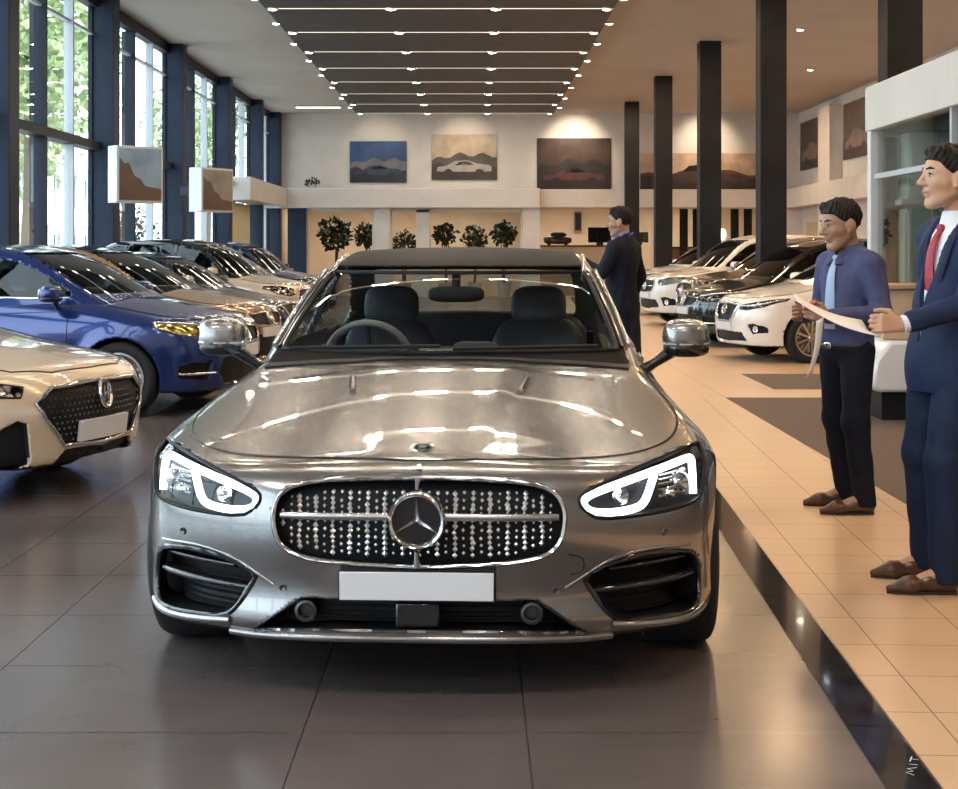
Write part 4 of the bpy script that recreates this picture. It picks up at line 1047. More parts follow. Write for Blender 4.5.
# glass office on the right ------------------------------------------------
OX, OY = 3.9, 15.0
mb = MB(); mb.box((OX, 5.0, 2.58), (OX + .18, OY, 3.02)); mb.box((OX + .18, OY - .18, 2.58), (XR, OY, 3.02)); mb.box((OX + .05, 5.0, 2.85), (XR, OY - .05, 2.95))
struct('trim_5', mb, M_WALL, bevel=.01)
mb = MB(); mb.box((OX + .01, OY - .16, 0), (OX + .13, OY - .04, 2.58)); struct('trim_6', mb, mat('post_white', (.62, .62, .62), .4), bevel=.01)
for i, (ya, yb) in enumerate(((12.4, 14.8), (9.8, 12.36), (7.2, 9.76))):
    fr = MB(); fr.box((OX + .04, ya, .0), (OX + .12, ya + .05, 2.58)); fr.box((OX + .04, ya, 0), (OX + .12, yb, .10)); fr.box((OX + .04, ya, 2.1), (OX + .12, yb, 2.15))
    f = struct('window_%d' % (i + 21), fr, M_FRL)
    mb = MB(); mb.box((OX + .075, ya, .1), (OX + .085, yb, 2.58)); mb.build('pane', glass_mat('office_glass', (.80, .84, .80), 1.5), f, 0)
mb = MB(); mb.box((OX + .1, OY - .1, 0), (XR, OY, 2.58)); struct('wall_office', mb, noise_mat('office_wall', (.36, .31, .24), (.44, .38, .30), 1, .6))
M_GCAB = noise_mat('cabinet_grey', (.42, .46, .46), (.48, .52, .52), 1, .4)
for j, (x0, x1, z0, z1) in enumerate(((4.14, 4.75, 0, 1.80), (4.16, 4.72, 1.892, 2.53))):
    t = thing('cabinet', ('tall pale grey cabinet behind the office glass', 'pale grey wall cupboard high up behind the office glass')[j], 'cabinet', ((x0 + x1)/2, OY - .42, z0))
    w_ = (x1 - x0)/2; mb = MB(); mb.box((-w_, -.2, 0), (w_, .3, z1 - z0)); mb.build('carcass', M_GCAB, t, 30, .006)
    for s in (-1, 1):
        mb = MB(); mb.box((min(0, s*w_) + .012, -.225, .02), (max(0, s*w_) - .012, -.202, z1 - z0 - .02)); d = mb.build('door', M_GCAB, t, 30, .004)
        mb = MB(); mb.tube([(s*.05, -.245, (z1 - z0)*.45), (s*.05, -.245, (z1 - z0)*.55)], .008, 6); mb.build('handle', M_CHR, d)
t = thing('wall_shelf', 'pale shelf running across the office wall behind the glass', 'shelf', (4.85, OY - .36, 1.84)); mb = MB(); mb.box((-.75, -.2, 0), (.9, .24, .05)); mb.build('board', mat('shelf_beige', (.55, .48, .38), .5), t)
t = thing('floor_screen', 'dark standing screen beside the grey cabinet in the office', 'screen', (4.07, OY - .30, 0)); mb = MB(); mb.box((-.06, -.05, .25), (.05, .05, 2.5)); mb.build('panel', M_GLB, t); mb = MB(); mb.box((-.06, -.2, 0), (.06, .15, .25)); mb.build('base', M_BLK, t)

# right wall pilaster and door
mb = MB(); mb.box((XR - .35, 39.6, 0), (XR, 40.9, 5.25)); struct('trim_7', mb, M_WALL, bevel=.01)
mb = MB(); mb.box((XR - .5, 33, 2.64), (XR, 45, 3.2)); struct('trim_8', mb, M_WALL, bevel=.01)
dr = MB(); dr.box((XR - .08, 42.0, 0), (XR, 43.6, 2.3)); d1 = struct('door_1', dr, M_CREAM)
mb = MB(); mb.box((XR - .10, 42.15, .05), (XR - .085, 43.45, 2.2)); mb.build('door_panel', mat('door_tan', (.50, .36, .22), .5), d1)
mb = MB(); mb.tube([(XR - .14, 42.3, 1.0), (XR - .14, 42.3, 1.15)], .015, 8); mb.build('door_handle', M_CHR, d1)

# ceiling panels and lamps ---------------------------------------------------
slots = [43.0 - 2.66*k for k in range(15)]
for k in range(14):
    y1, y0 = slots[k] - .05, slots[k+1] + .05
    mb = MB(); mb.box((-3.41, y0, 5.32), (2.26, y1, CEIL - .002)); o = mb.build('ceiling_panel', M_PANEL, None, 30, .01)
    tag(o, 'dark grey ceiling panel between two light slots', 'ceiling panel', 'dark panels hung in a row under the ceiling')
for k, y in enumerate(slots):
    mb = MB(); mb.box((-3.38, y - .048, 5.325), (2.23, y + .048, CEIL - .002)); o = mb.build('light_slot', M_SLOT, None)
    tag(o, 'thin pale light slot across the dark ceiling panels', 'light slot', 'light slots between the ceiling panels')
spot = thing('ceiling_spotlight', 'small round warm spotlight along the ceiling slots', 'spotlight', (0, 0, CEIL), 0, 'round spotlights along the ceiling slots')
mb = MB(); mb.lathe([(.0, -.02), (.070, -.02), (.085, -.03), (.09, 0.0), (0, 0)], 20); mb.build('housing', M_ALU, spot, 40)
mb = MB(); mb.lathe([(0, -.034), (.05, -.030), (.068, -.021)], 16); mb.build('bulb', M_SPOT, spot, 40)
first = True
for k, y in enumerate(slots):
    for x, dz in ((-3.58, 0), (-3.28, -.18), (-1.36, -.18), (.34, -.18), (2.14, -.18), (2.42, 0)):
        o = spot if first else dup(spot); first = False; o.location = (x, y - (.06 if dz else 0), CEIL + dz - .001)
for x, y in ((6.03, 27.8), (7.6, 34)):
    o = dup(spot, (x, y, CEIL - .001), 0, 'lone round downlight on the ceiling right of the tall dark pillar' if x < 7 else 'far round downlight on the right ceiling'); del o['group']
t = thing('ceiling_light', 'long white linear light on the ceiling by the far left windows', 'light', (-4.45, 42.6, CEIL))
mb = MB(); mb.box((-.66, -.12, -.05), (.66, .12, 0)); mb.build('housing', M_WALL, t); mb = MB(); mb.box((-.62, -.10, -.06), (.62, .10, -.051)); mb.build('diffuser', mat('tube_glow', (1, 1, 1), .5, emit=(1, .95, .88), estr=5), t)

# pictures -------------------------------------------------------------------
def picture(label, x0, x1, z0, z1, bg, ground, carc, sky2=None, carh=.32, axis='y', at=YB, cat='picture', glow=None):
    w_, h_ = x1 - x0, z1 - z0
    t = thing('wall_picture', label, cat, ((x0 + x1)/2, at, z0) if axis == 'y' else (at, (x0 + x1)/2, z0), 0 if axis == 'y' else -PI/2)
    mb = MB(); mb.box((-w_/2, -.05, 0), (w_/2, -.001, h_)); mb.build('canvas', bg, t, 30)
    n = 14; top = [(-w_/2 + w_*i/n, h_*(.40 + .05*math.sin(i*1.3) + .03*math.sin(i*.5))) for i in range(n + 1)]
    if sky2: mb = MB(); mb.prism([(-w_/2, 0)] + [(a, b + h_*.13*(1 + math.sin(a*2 + 1))*.7) for a, b in top] + [(w_/2, 0)], -.054, -.051); mb.build('printed_hills', sky2, t, 0)
    mb = MB(); mb.prism([(-w_/2, 0)] + [(a, b - h_*.08) for a, b in top] + [(w_/2, 0)], -.057, -.0545); mb.build('printed_ground', ground, t, 0)
    c = w_*.42; q = [(-1, .02), (-.97, .22), (-.62, .30), (-.35, .52), (.1, .56), (.45, .40), (.9, .33), (1, .22), (.98, .02), (.72, 0), (.66, .10), (.55, .14), (.44, .10), (.38, 0), (-.42, 0), (-.48, .10), (-.58, .14), (-.68, .10), (-.74, 0)]
    mb = MB(); mb.prism([(a*c, h_*.18 + b*c*.75*carh/.32) for a, b in q], -.060, -.0575); mb.build('printed_car', carc, t, 0)
    mb = MB(); mb.prism([(-.33*c, h_*.18 + .30*c*.75), (-.2*c, h_*.18 + .46*c*.75), (.1*c, h_*.18 + .50*c*.75), (.38*c, h_*.18 + .34*c*.75)], -.062, -.0602); mb.build('printed_window', M_GLB, t, 0)
    return t
P_ = lambda n, c: noise_mat(n, c, tuple(min(1, k*1.5 + .01) for k in c), 2.2, .45)
picture('framed picture of a blue car under a deep blue sky', -3.75, -2.05, 3.42, 4.66, P_('sky_blue', (.018, .045, .13)), P_('road_blue', (.008, .012, .02)), P_('car_blue', (.015, .03, .055)), P_('hill_pale', (.10, .095, .11)))
picture('framed sepia picture of a pale sports car in mist', -1.30, .66, 3.50, 4.87, P_('mist', (.32, .26, .19)), P_('road_sepia', (.03, .022, .018)), P_('car_pale', (.26, .24, .22)), P_('hill_sepia', (.06, .05, .04)))
picture('large dark picture of a low red car at night', 1.86, 4.08, 3.22, 4.75, P_('dusk', (.030, .015, .012)), P_('road_night', (.006, .003, .004)), P_('car_maroon', (.045, .012, .013)), P_('hill_night', (.008, .008, .008)), .25)
picture('wide dark mural of brown hills behind the pillars', 4.95, 8.45, 3.22, 4.30, P_('mural_sky', (.34, .24, .17)), P_('mural_dark', (.012, .007, .006)), P_('mural_hill', (.03, .012, .009)), P_('mural_brown', (.07, .025, .016)), .2)
picture('dark picture on the right wall left of the white pilaster', 41.3, 44.5, 3.75, 5.15, P_('pic_dark', (.045, .028, .02)), P_('pic_floor', (.02, .012, .01)), P_('pic_car', (.12, .08, .06)), None, .3, 'x', XR)
picture('dark picture on the right wall right of the white pilaster', 36.4, 39.3, 3.75, 5.2, P_('pic_dark2', (.05, .03, .02)), P_('pic_floor2', (.02, .012, .01)), P_('pic_car2', (.14, .09, .07)), None, .3, 'x', XR)

# light boxes on the left columns
def lightbox(label, x, y, z0, w_, h_, rz, warm):
    t = thing('display_box', label, 'display', (x, y, z0), rz)
    mb = MB(); mb.box((-w_/2, -.02, 0), (w_/2, .30, h_)); mb.build('casing', mat('casing_white', (.62, .62, .62), .5), t, 30, .012)
    mb = MB(); mb.box((-w_/2 + .04, -.032, .04), (w_/2 - .04, -.0205, h_ - .04)); s = mb.build('screen', P_('screen_sky' + str(warm), (.20, .27, .34) if not warm else (.22, .20, .18)), t)
    mb = MB(); mb.prism([(-w_/2 + .04, .04), (w_/2 - .04, .04), (w_/2 - .04, h_*.25), (w_*.1, h_*.30), (0, h_*.42), (-w_*.12, h_*.47), (-w_*.25, h_*.7), (-w_*.33, h_*.68), (-w_/2 + .04, h_*.8)], -.036, -.0325); mb.build('printed_hill', P_('screen_brown', (.10, .06, .04)), s, 0)
    mb = MB(); mb.box((-.05, .30, h_*.4), (.05, 1.09 if warm == 0 else .90, h_*.6)); mb.build('bracket', M_FRM, t)
    return t
lightbox('white display box with a landscape screen on the nearest left column', -5.20, 23.25, 2.13, .78, .88, math.radians(38), 0)
lightbox('second display screen with a blue figure further along the left columns', -5.05, 29.35, 2.14, .95, .86, math.radians(60), 1)

# rooms behind: plants, cabinets, lamps ----------------------------------------
M_LEAF = noise_mat('leaf_green', (.02, .045, .015), (.06, .11, .035), 3, .5)
M_LEAFD = noise_mat('leaf_dark', (.008, .018, .008), (.02, .035, .014), 3, .5)
def leaves(mb, c, r, n, size, rng, squash=1.0):
    for _ in range(n):
        u = np.array([rng.gauss(0, 1), rng.gauss(0, 1), rng.gauss(0, 1)]); u /= np.linalg.norm(u); p = np.array(c) + u*np.array([r, r, r*squash])*(rng.random()**.4)
        a = u*.6 + np.array([rng.gauss(0, .6), rng.gauss(0, .6), rng.gauss(0, .6)]); a /= np.linalg.norm(a); b = np.cross(a, [rng.gauss(0, 1), rng.gauss(0, 1), rng.gauss(0, 1)]); b /= np.linalg.norm(b) + 1e-9; s = size*rng.uniform(.6, 1.3); nn = np.cross(a, b)
        mb.add([p, p + a*s*.5 + b*s*.32 + nn*s*.06, p + a*s, p + a*s*.5 - b*s*.32 + nn*s*.06], [(0, 1, 2), (0, 2, 3)])
def plant(label, loc, h_, r, n, m_, pot=(.55, .53, .50), cat='plant', seed=1, pr=.22, ph=.4, name='potted_plant', size=.12, squash=1.0):
    rng = random.Random(seed); t = thing(name, label, cat, loc)
    mb = MB(); mb.lathe([(0, 0), (pr*.75, 0), (pr, ph*.9), (pr*1.05, ph), (pr*.9, ph), (pr*.85, ph*.8), (0, ph*.8)], 24); mb.build('pot', mat('pot%s' % str(pot), pot, .5), t, 40)
    mb = MB()
    for k in range(4): mb.tube([(rng.uniform(-.05, .05), rng.uniform(-.05, .05), ph*.7), (rng.uniform(-.1, .1), rng.uniform(-.1, .1), h_*.6), (rng.uniform(-r, r)*.5, rng.uniform(-r, r)*.5, h_ - r*.5)], [.02, .015, .006], 6)
    mb.build('stem', mat('stem_brown', (.06, .04, .025), .7), t)
    mb = MB(); leaves(mb, (0, 0, h_ - r*squash), r, n, size, rng, squash); mb.build('foliage', m_, t, 0)
    return t
plant('leafy shrub in a planter outside the window below the nearest display box', (-7.65, 33.2, -.15), 2.55, .62, 1100, M_LEAF, seed=3, size=.10, squash=1.25)
plant('small dark bush on the white band at the far left', (-4.82, 44.45, 3.22), .30, .22, 160, M_LEAFD, seed=4, pr=.12, ph=.12, size=.08, squash=.6)
plant('tall dark plant in the first lit room at the back', (-4.3, 46.2, 0), 2.35, .45, 340, M_LEAFD, seed=5, size=.2)
plant('second dark plant further right in the first lit room', (-3.35, 46.5, 0), 2.2, .33, 260, M_LEAFD, seed=6, size=.18)
plant('round bush beside the white post in the middle lit room', (-2.15, 45.8, 0), 1.95, .36, 300, M_LEAFD, seed=7, size=.14)
for j, (x, h_, r) in enumerate(((-.92, 2.2, .31), (.0, 2.1, .36), (.9, 2.25, .34))):
    plant('dark green plant in the row inside the middle lit room', (x, 46.3 + .2*(j % 2), 0), h_, r, 260, M_LEAFD, seed=10 + j, size=.17)['group'] = 'plants lined up in the middle lit room'
def table_lamp(label, loc, h_):
    t = thing('table_lamp', label, 'lamp', loc); mb = MB(); mb.lathe([(0, 0), (.12, 0), (.12, .03), (.03, .05), (.025, h_ - .3), (0, h_ - .3)], 16); mb.build('base', M_ALU, t)
    mb = MB(); mb.lathe([(.10, h_ - .34), (.16, h_ - .25), (.16, h_ - .08), (.10, h_)], 20); mb.build('shade', M_WARM, t, 60); return t
def counter(label, x0, x1, y, h_, m_, name='counter', cat='counter'):
    t = thing(name, label, cat, ((x0 + x1)/2, y, 0)); w_ = (x1 - x0)/2; mb = MB(); mb.box((-w_ + .03, -.25, 0), (w_ - .03, .25, h_ - .05)); mb.build('base', m_, t); mb = MB(); mb.box((-w_, -.30, h_ - .05), (w_, .30, h_)); mb.build('top', mat('top_dark', (.03, .025, .02), .4), t); return t
counter('long low counter in the lit room right of the middle', 2.0, 4.9, 46.4, 1.55, mat('counter_cream', (.4, .32, .24), .6))
for x, lab, w_, z0, z1 in ((3.85, 'black monitor on the counter in the lit back room', .36, 1.58, 2.05), (5.05, 'dark flat monitor beside the table lamp at the back', .3, 1.56, 1.9)):
    t = thing('monitor', lab, 'monitor', (x, 46.3, 1.55)); mb = MB(); mb.box((-w_, -.03, .08), (w_, .03, z1 - 1.5)); mb.build('screen', M_GLB, t); mb = MB(); mb.box((-.1, -.1, 0), (.1, .1, .08)); mb.build('stand', M_BLK, t)
t = thing('model_car', 'black car model standing on the counter in the back room', 'model', (2.55, 46.35, 1.55)); mb = MB(); mb.sup((0, 0, .16), (.45, .2, .13), .6, 20, 10); mb.build('body', M_GLB, t); mb = MB(); mb.sup((.03, 0, .30), (.25, .17, .12), .7, 20, 10); mb.build('cabin', M_BLK, t)
for x in (-.26, .26):
    for y in (-.17, .17): mb = MB(); mb.lathe([(0, -.03), (.07, -.03), (.07, .03), (0, .03)], 14, (x, y, .07), 'y'); mb.build('wheel', M_RUB, t)
t = thing('wall_speaker', 'narrow grey speaker on the lit wall of the back room', 'speaker', (3.35, YB + 3.85, 2.0)); mb = MB(); mb.box((-.12, -.12, 0), (.12, .04, .65)); mb.build('casing', mat('speaker_grey', (.16, .15, .13), .6), t); mb = MB(); mb.box((-.09, -.13, .05), (.09, -.121, .6)); mb.build('cloth', M_BLK, t)
counter('wooden desk carrying the glowing lamp at the back', 5.8, 8.4, 46.4, 1.5, mat('desk_wood', (.28, .15, .07), .5), 'desk', 'desk')
table_lamp('glowing white table lamp near the far standing man', (6.1 - .9, 46.6, 1.55) if False else (5.95, 46.4, 1.5), .62)
table_lamp('second warm table lamp behind the pillars at the back', (7.6, 46.4, 1.5), .55)
for j, x in enumerate((6.35, 6.75, 7.9, 8.3)):
    t = thing('curtain', 'dark hanging curtain strip in the right back room', 'curtain', (x, 45.6, 0), 0, 'dark curtain strips in the right back room')
    mb = MB()
    pts = [(-.13 + .26*i/12, .03*math.sin(i*1.7)) for i in range(13)]; poly = pts + [(a, b + .012) for a, b in pts[::-1]]
    mb.prism(poly, .05, 2.8, 'z'); mb.build('cloth', mat('curtain_dark', (.02, .018, .018), .8), t, 50)
    mb = MB(); mb.tube([(-.16, .0, 2.85), (.16, 0, 2.85)], .015, 8); mb.build('rail', M_ALU, t)

# reception desk behind the two men
t = thing('reception_desk', 'white curved reception desk with a beige upper panel behind the men', 'desk', (3.50, 12.7, 0))
prof = [(-.22, .24), (-.27, .30), (-.24, .50), (-.12, .66), (.30, .66), (.30, .24)]
mb = MB(); mb.prism(prof, -.5, .9, 'y'); mb.build('body', mat('desk_white', (.66, .66, .67), .25, coat=.4), t, 40, .03)
mb = MB(); mb.box((-.16, -.38, 0), (.28, .8, .24)); mb.build('plinth', M_BLK, t)
mb = MB(); mb.prism([(-.14, .66), (-.10, 1.08), (.30, 1.08), (.30, .66)], -.35, -.27, 'y'); mb.build('upper_panel', noise_mat('panel_beige', (.50, .36, .24), (.55, .41, .28), 2, .4), t, 30, .01)
mb = MB(); mb.box((-.18, -.42, 1.08), (.33, .1, 1.12)); mb.build('counter_top', mat('top_tan', (.42, .27, .15), .35), t, 30, .008)

# outside --------------------------------------------------------------------
mb = MB(); mb.box((-70, -30, -.5), (-6.6, 110, -.15)); struct('ground_outside', mb, noise_mat('paving_pale', (.42, .42, .40), (.5, .5, .48), .6, .8))
def tree(label, x, y, h_, r, seed):
    rng = random.Random(seed); t = thing('tree', label, 'tree', (x, y, -.15), 0, 'trees outside the windows')
    mb = MB(); mb.tube([(0, 0, 0), (.1, .05, h_*.35), (.0, .1, h_*.75)], [.2, .15, .06], 10); mb.build('trunk', mat('bark', (.10, .075, .055), .9), t)
    mb = MB()
    for k in range(9): leaves(mb, (rng.uniform(-1, 1)*r*.6, rng.uniform(-1, 1)*r*.6, h_*.72 + rng.uniform(-1, 1)*h_*.2), r*.55, 260, .34, rng)
    mb.build('crown', noise_mat('tree_leaf', (.16, .22, .09), (.34, .42, .20), .8, .6), t, 0)
for j, (x, y, h_, r) in enumerate(((-12.0, 40, 9.5, 2.6), (-15.5, 53, 10, 3.2), (-12.2, 68, 10, 2.8))): tree('tall leafy green tree outside the left windows', x, y, h_, r, 40 + j)
def building(label, x, y0, y1, z1, m_):
    t = thing('building', label, 'building', (x, y0, -.15)); L_ = y1 - y0
    mb = MB(); mb.box((-6, 0, 0), (0, L_, z1)); mb.build('wall', m_, t)
    for f in range(int(z1 / 3)):
        mb = MB(); mb.box((0, .3, f*3 + 2.75), (.9, L_ - .3, f*3 + 2.95)); mb.build('balcony_slab', mat('slab_white', (.7, .7, .68), .6), t)
        for k in range(int(L_ / 3)):
            mb = MB(); mb.box((.0, k*3 + .8, f*3 + .7), (.06, k*3 + 2.3, f*3 + 2.3)); w2 = mb.build('window', mat('window_dim', (.18, .22, .25), .2), t)
            mb = MB(); mb.box((.06, k*3 + 1.5, f*3 + .7), (.09, k*3 + 1.6, f*3 + 2.3)); mb.build('glazing_bar', M_FRL, w2)
building('white apartment building with balconies outside the left windows', -21, 62, 92, 7.5, mat('render_white', (.66, .64, .60), .8))
# ------------------------------------------------------------------ cars parked along the hall
def paintm(n, c, metal=.3, rough=.22): return mat(n, c, rough, metal, coat=1.0)
M_BEIGE = paintm('beige_paint', (.62, .50, .37), .15)
M_BLUE = paintm('blue_paint', (.005, .024, .14), .45)
M_GOLD = paintm('gold_paint', (.46, .27, .12), .6)
M_NAVYP = paintm('navy_paint', (.006, .012, .05), .4)
M_CHAMP = paintm('champagne_paint', (.62, .50, .36), .3)
M_BLACKP = paintm('black_paint', (.008, .008, .010), .2, .15)
M_WHITEP = paintm('white_paint', (.70, .66, .60), .0)
M_BROWNP = paintm('bronze_paint', (.20, .13, .075), .6)
M_GREYP = paintm('graphite_paint', (.05, .055, .06), .5)
M_YLAMP = noise_mat('amber_reflector', (.10, .07, .01), (.75, .62, .25), 22, .12, metal=.8, lo=.42, hi=.58)
K_HEX = dict(grille=[(0,.655),(.44,.640),(.56,.565),(.50,.47),(.36,.315),(0,.295)], studs=True, frame_r=.012, lamp=[(.60,.655),(.63,.60),(.80,.612),(.855,.66),(.858,.70),(.80,.70)], lamp_mat=M_LAMP,
    holes=[[(.60,.46),(.655,.475),(.79,.385),(.84,.30),(.82,.215),(.60,.215),(.565,.24)]], mids=[[(0,.275),(.34,.29),(.42,.215),(0,.205)]], plate=(.25,.325,.44), badge=(.575,.085,'oval'),
    lines=[[(0,.115),(.35,.135),(.58,.24),(.72,.5),(.72,1.2)]])
K_BLUE = dict(grille=[(0,.735),(.44,.715),(.47,.66),(.36,.60),(0,.585)], frame_r=.008, lamp=[(.50,.735),(.49,.68),(.62,.655),(.80,.69),(.848,.75),(.842,.795),(.70,.775)], lamp_mat=M_YLAMP, drl=[(.50,.735),(.70,.775),(.836,.79),(.842,.75)],
    holes=[[(.58,.46),(.78,.44),(.80,.33),(.60,.30)]], mids=[[(0,.50),(.46,.48),(.50,.36),(.40,.26),(0,.255)]], plate=(.25,.50,.60) if False else (.25,.47,.57), badge=(.665,.075,'diamond'), chrome=[[(.55,.36),(.80,.36)]], lines=[[(0,.13),(.35,.15),(.58,.26),(.72,.5),(.72,1.0)]])
K_NIS = dict(grille=[(0,.735),(.37,.72),(.30,.58),(.20,.50),(0,.50)], frame_r=.020, lamp=[(.42,.71),(.40,.66),(.55,.655),(.74,.70),(.838,.775),(.834,.80),(.70,.765)], drl=[(.43,.70),(.58,.705),(.74,.74),(.828,.79)],
    holes=[[(.56,.47),(.64,.49),(.77,.45),(.78,.38),(.62,.36)]], mids=[[(0,.38),(.46,.37),(.53,.27),(0,.25)]], fog=(.68,.425,.038), plate=(.25,.40,.49), badge=(.645,.062,'bar'), lines=[[(0,.13),(.35,.15),(.58,.26),(.74,.5),(.74,1.0)]])
K_SUV = dict(grille=[(0,.86),(.36,.845),(.42,.74),(.34,.64),(0,.62)], frame_r=.014, bars=[(.36,.74,.012)], lamp=[(.50,.86),(.50,.78),(.62,.755),(.78,.79),(.86,.87),(.84,.91),(.70,.905)],
    holes=[[(.58,.52),(.66,.55),(.80,.50),(.80,.40),(.62,.38)]], mids=[[(0,.50),(.46,.49),(.52,.36),(0,.32)]], fog=(.70,.455,.045), plate=(.25,.52,.62), badge=(.74,.075,'ring'), lines=[[(0,.13),(.35,.15),(.58,.26),(.74,.5),(.74,1.0)]])
D = math.radians
CH = .022
parked(dict(SEDAN, L=4.0, wheels=(.88, 3.2), ws=[(1.22, .975), (2.0, 1.36), (2.4, 1.41), (2.9, 1.36), (3.65, 1.0)], side=[(1.42, 2.3), (2.35, 3.1)], seams=(1.5,), top=SEDAN['top'][:-3] + [(3.2, .99), (3.7, .98), (4.0, .94)], plan=SEDAN['plan'][:-2] + [(3.2, 1.0), (4.0, .92)]), M_BEIGE, dict(K_HEX), 'saloon_car', 'beige car with a black hexagonal grille at the left edge', (-2.13, 8.66, 0), D(73), h=.016, winset=.02, rim='ten', group=None)
parked(dict(HATCH, L=3.95), M_BLUE, dict(K_BLUE), 'hatchback_car', 'bright blue hatchback with amber headlight parked behind the beige car', (-2.0, 13.25, 0), D(79), h=.018, rim='five', chrome_line=True, glass=glass_mat('hatch_glass', (.45, .50, .52)))
parked(dict(HATCH, L=3.95), M_GOLD, dict(K_BLUE, lamp_mat=M_LAMP), 'hatchback_car', 'gold car with grey mirrors parked next after the blue hatchback', (-2.2, 16.3, 0), D(78), h=CH, mirror_mat=M_ALU, roof_mat=M_GLB, glass=glass_mat('gold_glass', (.35, .45, .45)))
parked(SEDAN, M_NAVYP, dict(K_NIS), 'saloon_car', 'dark navy car between the gold and champagne cars on the left', (-2.3, 19.45, 0), D(78), h=.026, scale=.84)
parked(SUV, M_CHAMP, dict(K_SUV), 'suv_car', 'champagne coloured car with black roof in the left row', (-2.45, 22.3, 0), D(78), h=.026, scale=.84, roof_mat=M_GLB, rail=-.06)
parked(HATCH, M_BLACKP, dict(K_BLUE, lamp_mat=M_LAMP), 'hatchback_car', 'black car beyond the champagne car in the left row', (-2.6, 24.75, 0), D(78), h=.03, scale=.84)
parked(SUV, M_NAVYP, dict(K_SUV), 'suv_car', 'dark blue car near the far end of the left row', (-2.75, 27.7, 0), D(78), h=.032, scale=.78)
parked(SEDAN, M_GREYP, dict(K_NIS), 'saloon_car', 'dark grey car farthest back in the left row', (-2.9, 30.6, 0), D(78), h=.032, scale=.72)
parked(HATCH, M_WHITEP, dict(K_NIS), 'hatchback_car', 'white hatchback with alloy wheels nearest in the right row', (3.17, 19.15, 0), D(-79), h=.018, rim='ten', gap=.05)
parked(dict(HATCH, ws=[(.98, 1.0), (1.75, 1.46), (2.4, 1.56), (3.35, 1.50), (3.98, 1.0)]), M_BLACKP, dict(K_BLUE, lamp_mat=M_LAMP), 'hatchback_car', 'glossy black car just behind the white hatchback on the right', (3.03, 22.0, 0), D(-80), h=.022)
parked(SUV, M_BROWNP, dict(K_SUV), 'suv_car', 'bronze brown car between the black car and the tall white car', (3.45, 25.1, 0), D(-79), h=.024)
parked(dict(SUV, ws=[(.98, 1.07), (1.75, 1.60), (2.4, 1.70), (3.5, 1.66), (4.2, 1.12)]), M_WHITEP, dict(K_SUV), 'suv_car', 'tall white car with round lamps in the right row', (3.15, 27.9, 0), D(-78), h=.024, gap=.05)
parked(SUV, M_WHITEP, dict(K_SUV), 'suv_car', 'white car farthest back in the right row', (3.35, 32.4, 0), D(-78), h=.03)
build_hero(HERO_LOC, HERO_RZ)

# ------------------------------------------------------------------ people in the hall
M_SUIT = noise_mat('suit_navy', (.010, .020, .058), (.014, .026, .072), 30, .7, spec=.25)
M_SUITD = noise_mat('suit_lapel', (.007, .014, .042), (.010, .018, .050), 30, .65, spec=.25)
M_SHIRTW = mat('shirt_white', (.72, .73, .78), .7)
M_TIER = noise_mat('tie_red', (.42, .02, .03), (.20, .01, .03), 60, .5)
M_TIEB = mat('tie_pale_blue', (.32, .42, .60), .5)
M_VIOL = noise_mat('shirt_violet', (.050, .058, .135), (.066, .072, .155), 20, .7, spec=.25)
M_TROU = noise_mat('trouser_navy', (.007, .009, .018), (.010, .013, .024), 25, .75, spec=.2)
M_COAT = noise_mat('coat_dark', (.006, .008, .017), (.010, .012, .024), 20, .75, spec=.2)
M_SHB = mat('shirt_blue', (.06, .13, .42), .7)
r = lambda *a: a
person(dict(label='man in a navy suit and red tie holding out a white paper', loc=(2.01, 6.27, 0), rz=D(197), H=1.83, kind='suit', skin=SKIN, top=M_SUIT, lapel=M_SUITD, shirt=M_SHIRTW, tie=M_TIER, trousers=noise_mat('suit_trouser', (.008, .016, .045), (.011, .021, .056), 30, .7, spec=.25),
    belly=.045, feet={1: (.15, .13, D(-17)), -1: (.05, -.15, D(-17))}, hyaw=D(-12), hpitch=D(-2), hx=.02,
    arm={1: ((.12, .26, 1.185), (.385, .205, 1.105)), -1: ((-.12, -.25, 1.17), (-.12, -.24, .93))},
    hand={1: ((1, -.15, .05), (.1, -1, -.1), -1, .75), -1: ((.1, 0, -1), (0, 1, 0), 1, .4)}))
person(dict(label='man in a blue shirt and pale tie looking down', loc=(1.99, 8.03, 0), rz=D(208), H=1.665, kind='shirt', skin=SKIN2, top=M_VIOL, tie=M_TIEB, trousers=M_TROU,
    feet={1: (-.01, .12, D(-28)), -1: (-.11, -.13, D(-28))}, hyaw=D(-12), hpitch=D(10), hx=.03,
    arm={1: ((-.02, .25, 1.07), (.235, .13, 1.055)), -1: ((-.03, -.24, 1.08), (.24, -.06, 1.05))},
    hand={1: ((1, -.3, .22), (.1, -1, .2), -1, .6), -1: ((1, .2, .2), (0, 1, .2), 1, .6)}))
person(dict(label='man in a long dark coat standing beyond the silver car', loc=(1.31, 13.4, 0), rz=D(148), H=1.78, kind='coat', skin=SKIN2, top=M_COAT, shirt=M_SHB, trousers=M_TROU,
    feet={1: (.02, .12, 0), -1: (-.06, -.12, 0)}, hyaw=D(16), hpitch=D(4),
    arm={1: ((.06, .27, 1.20), (.30, .20, 1.30)), -1: ((-.05, -.26, 1.16), (.05, -.27, .92))},
    hand={1: ((1, -.2, .1), (0, -.4, -1), 1, .4), -1: ((.1, 0, -1), (0, 1, 0), 1, .4)}))
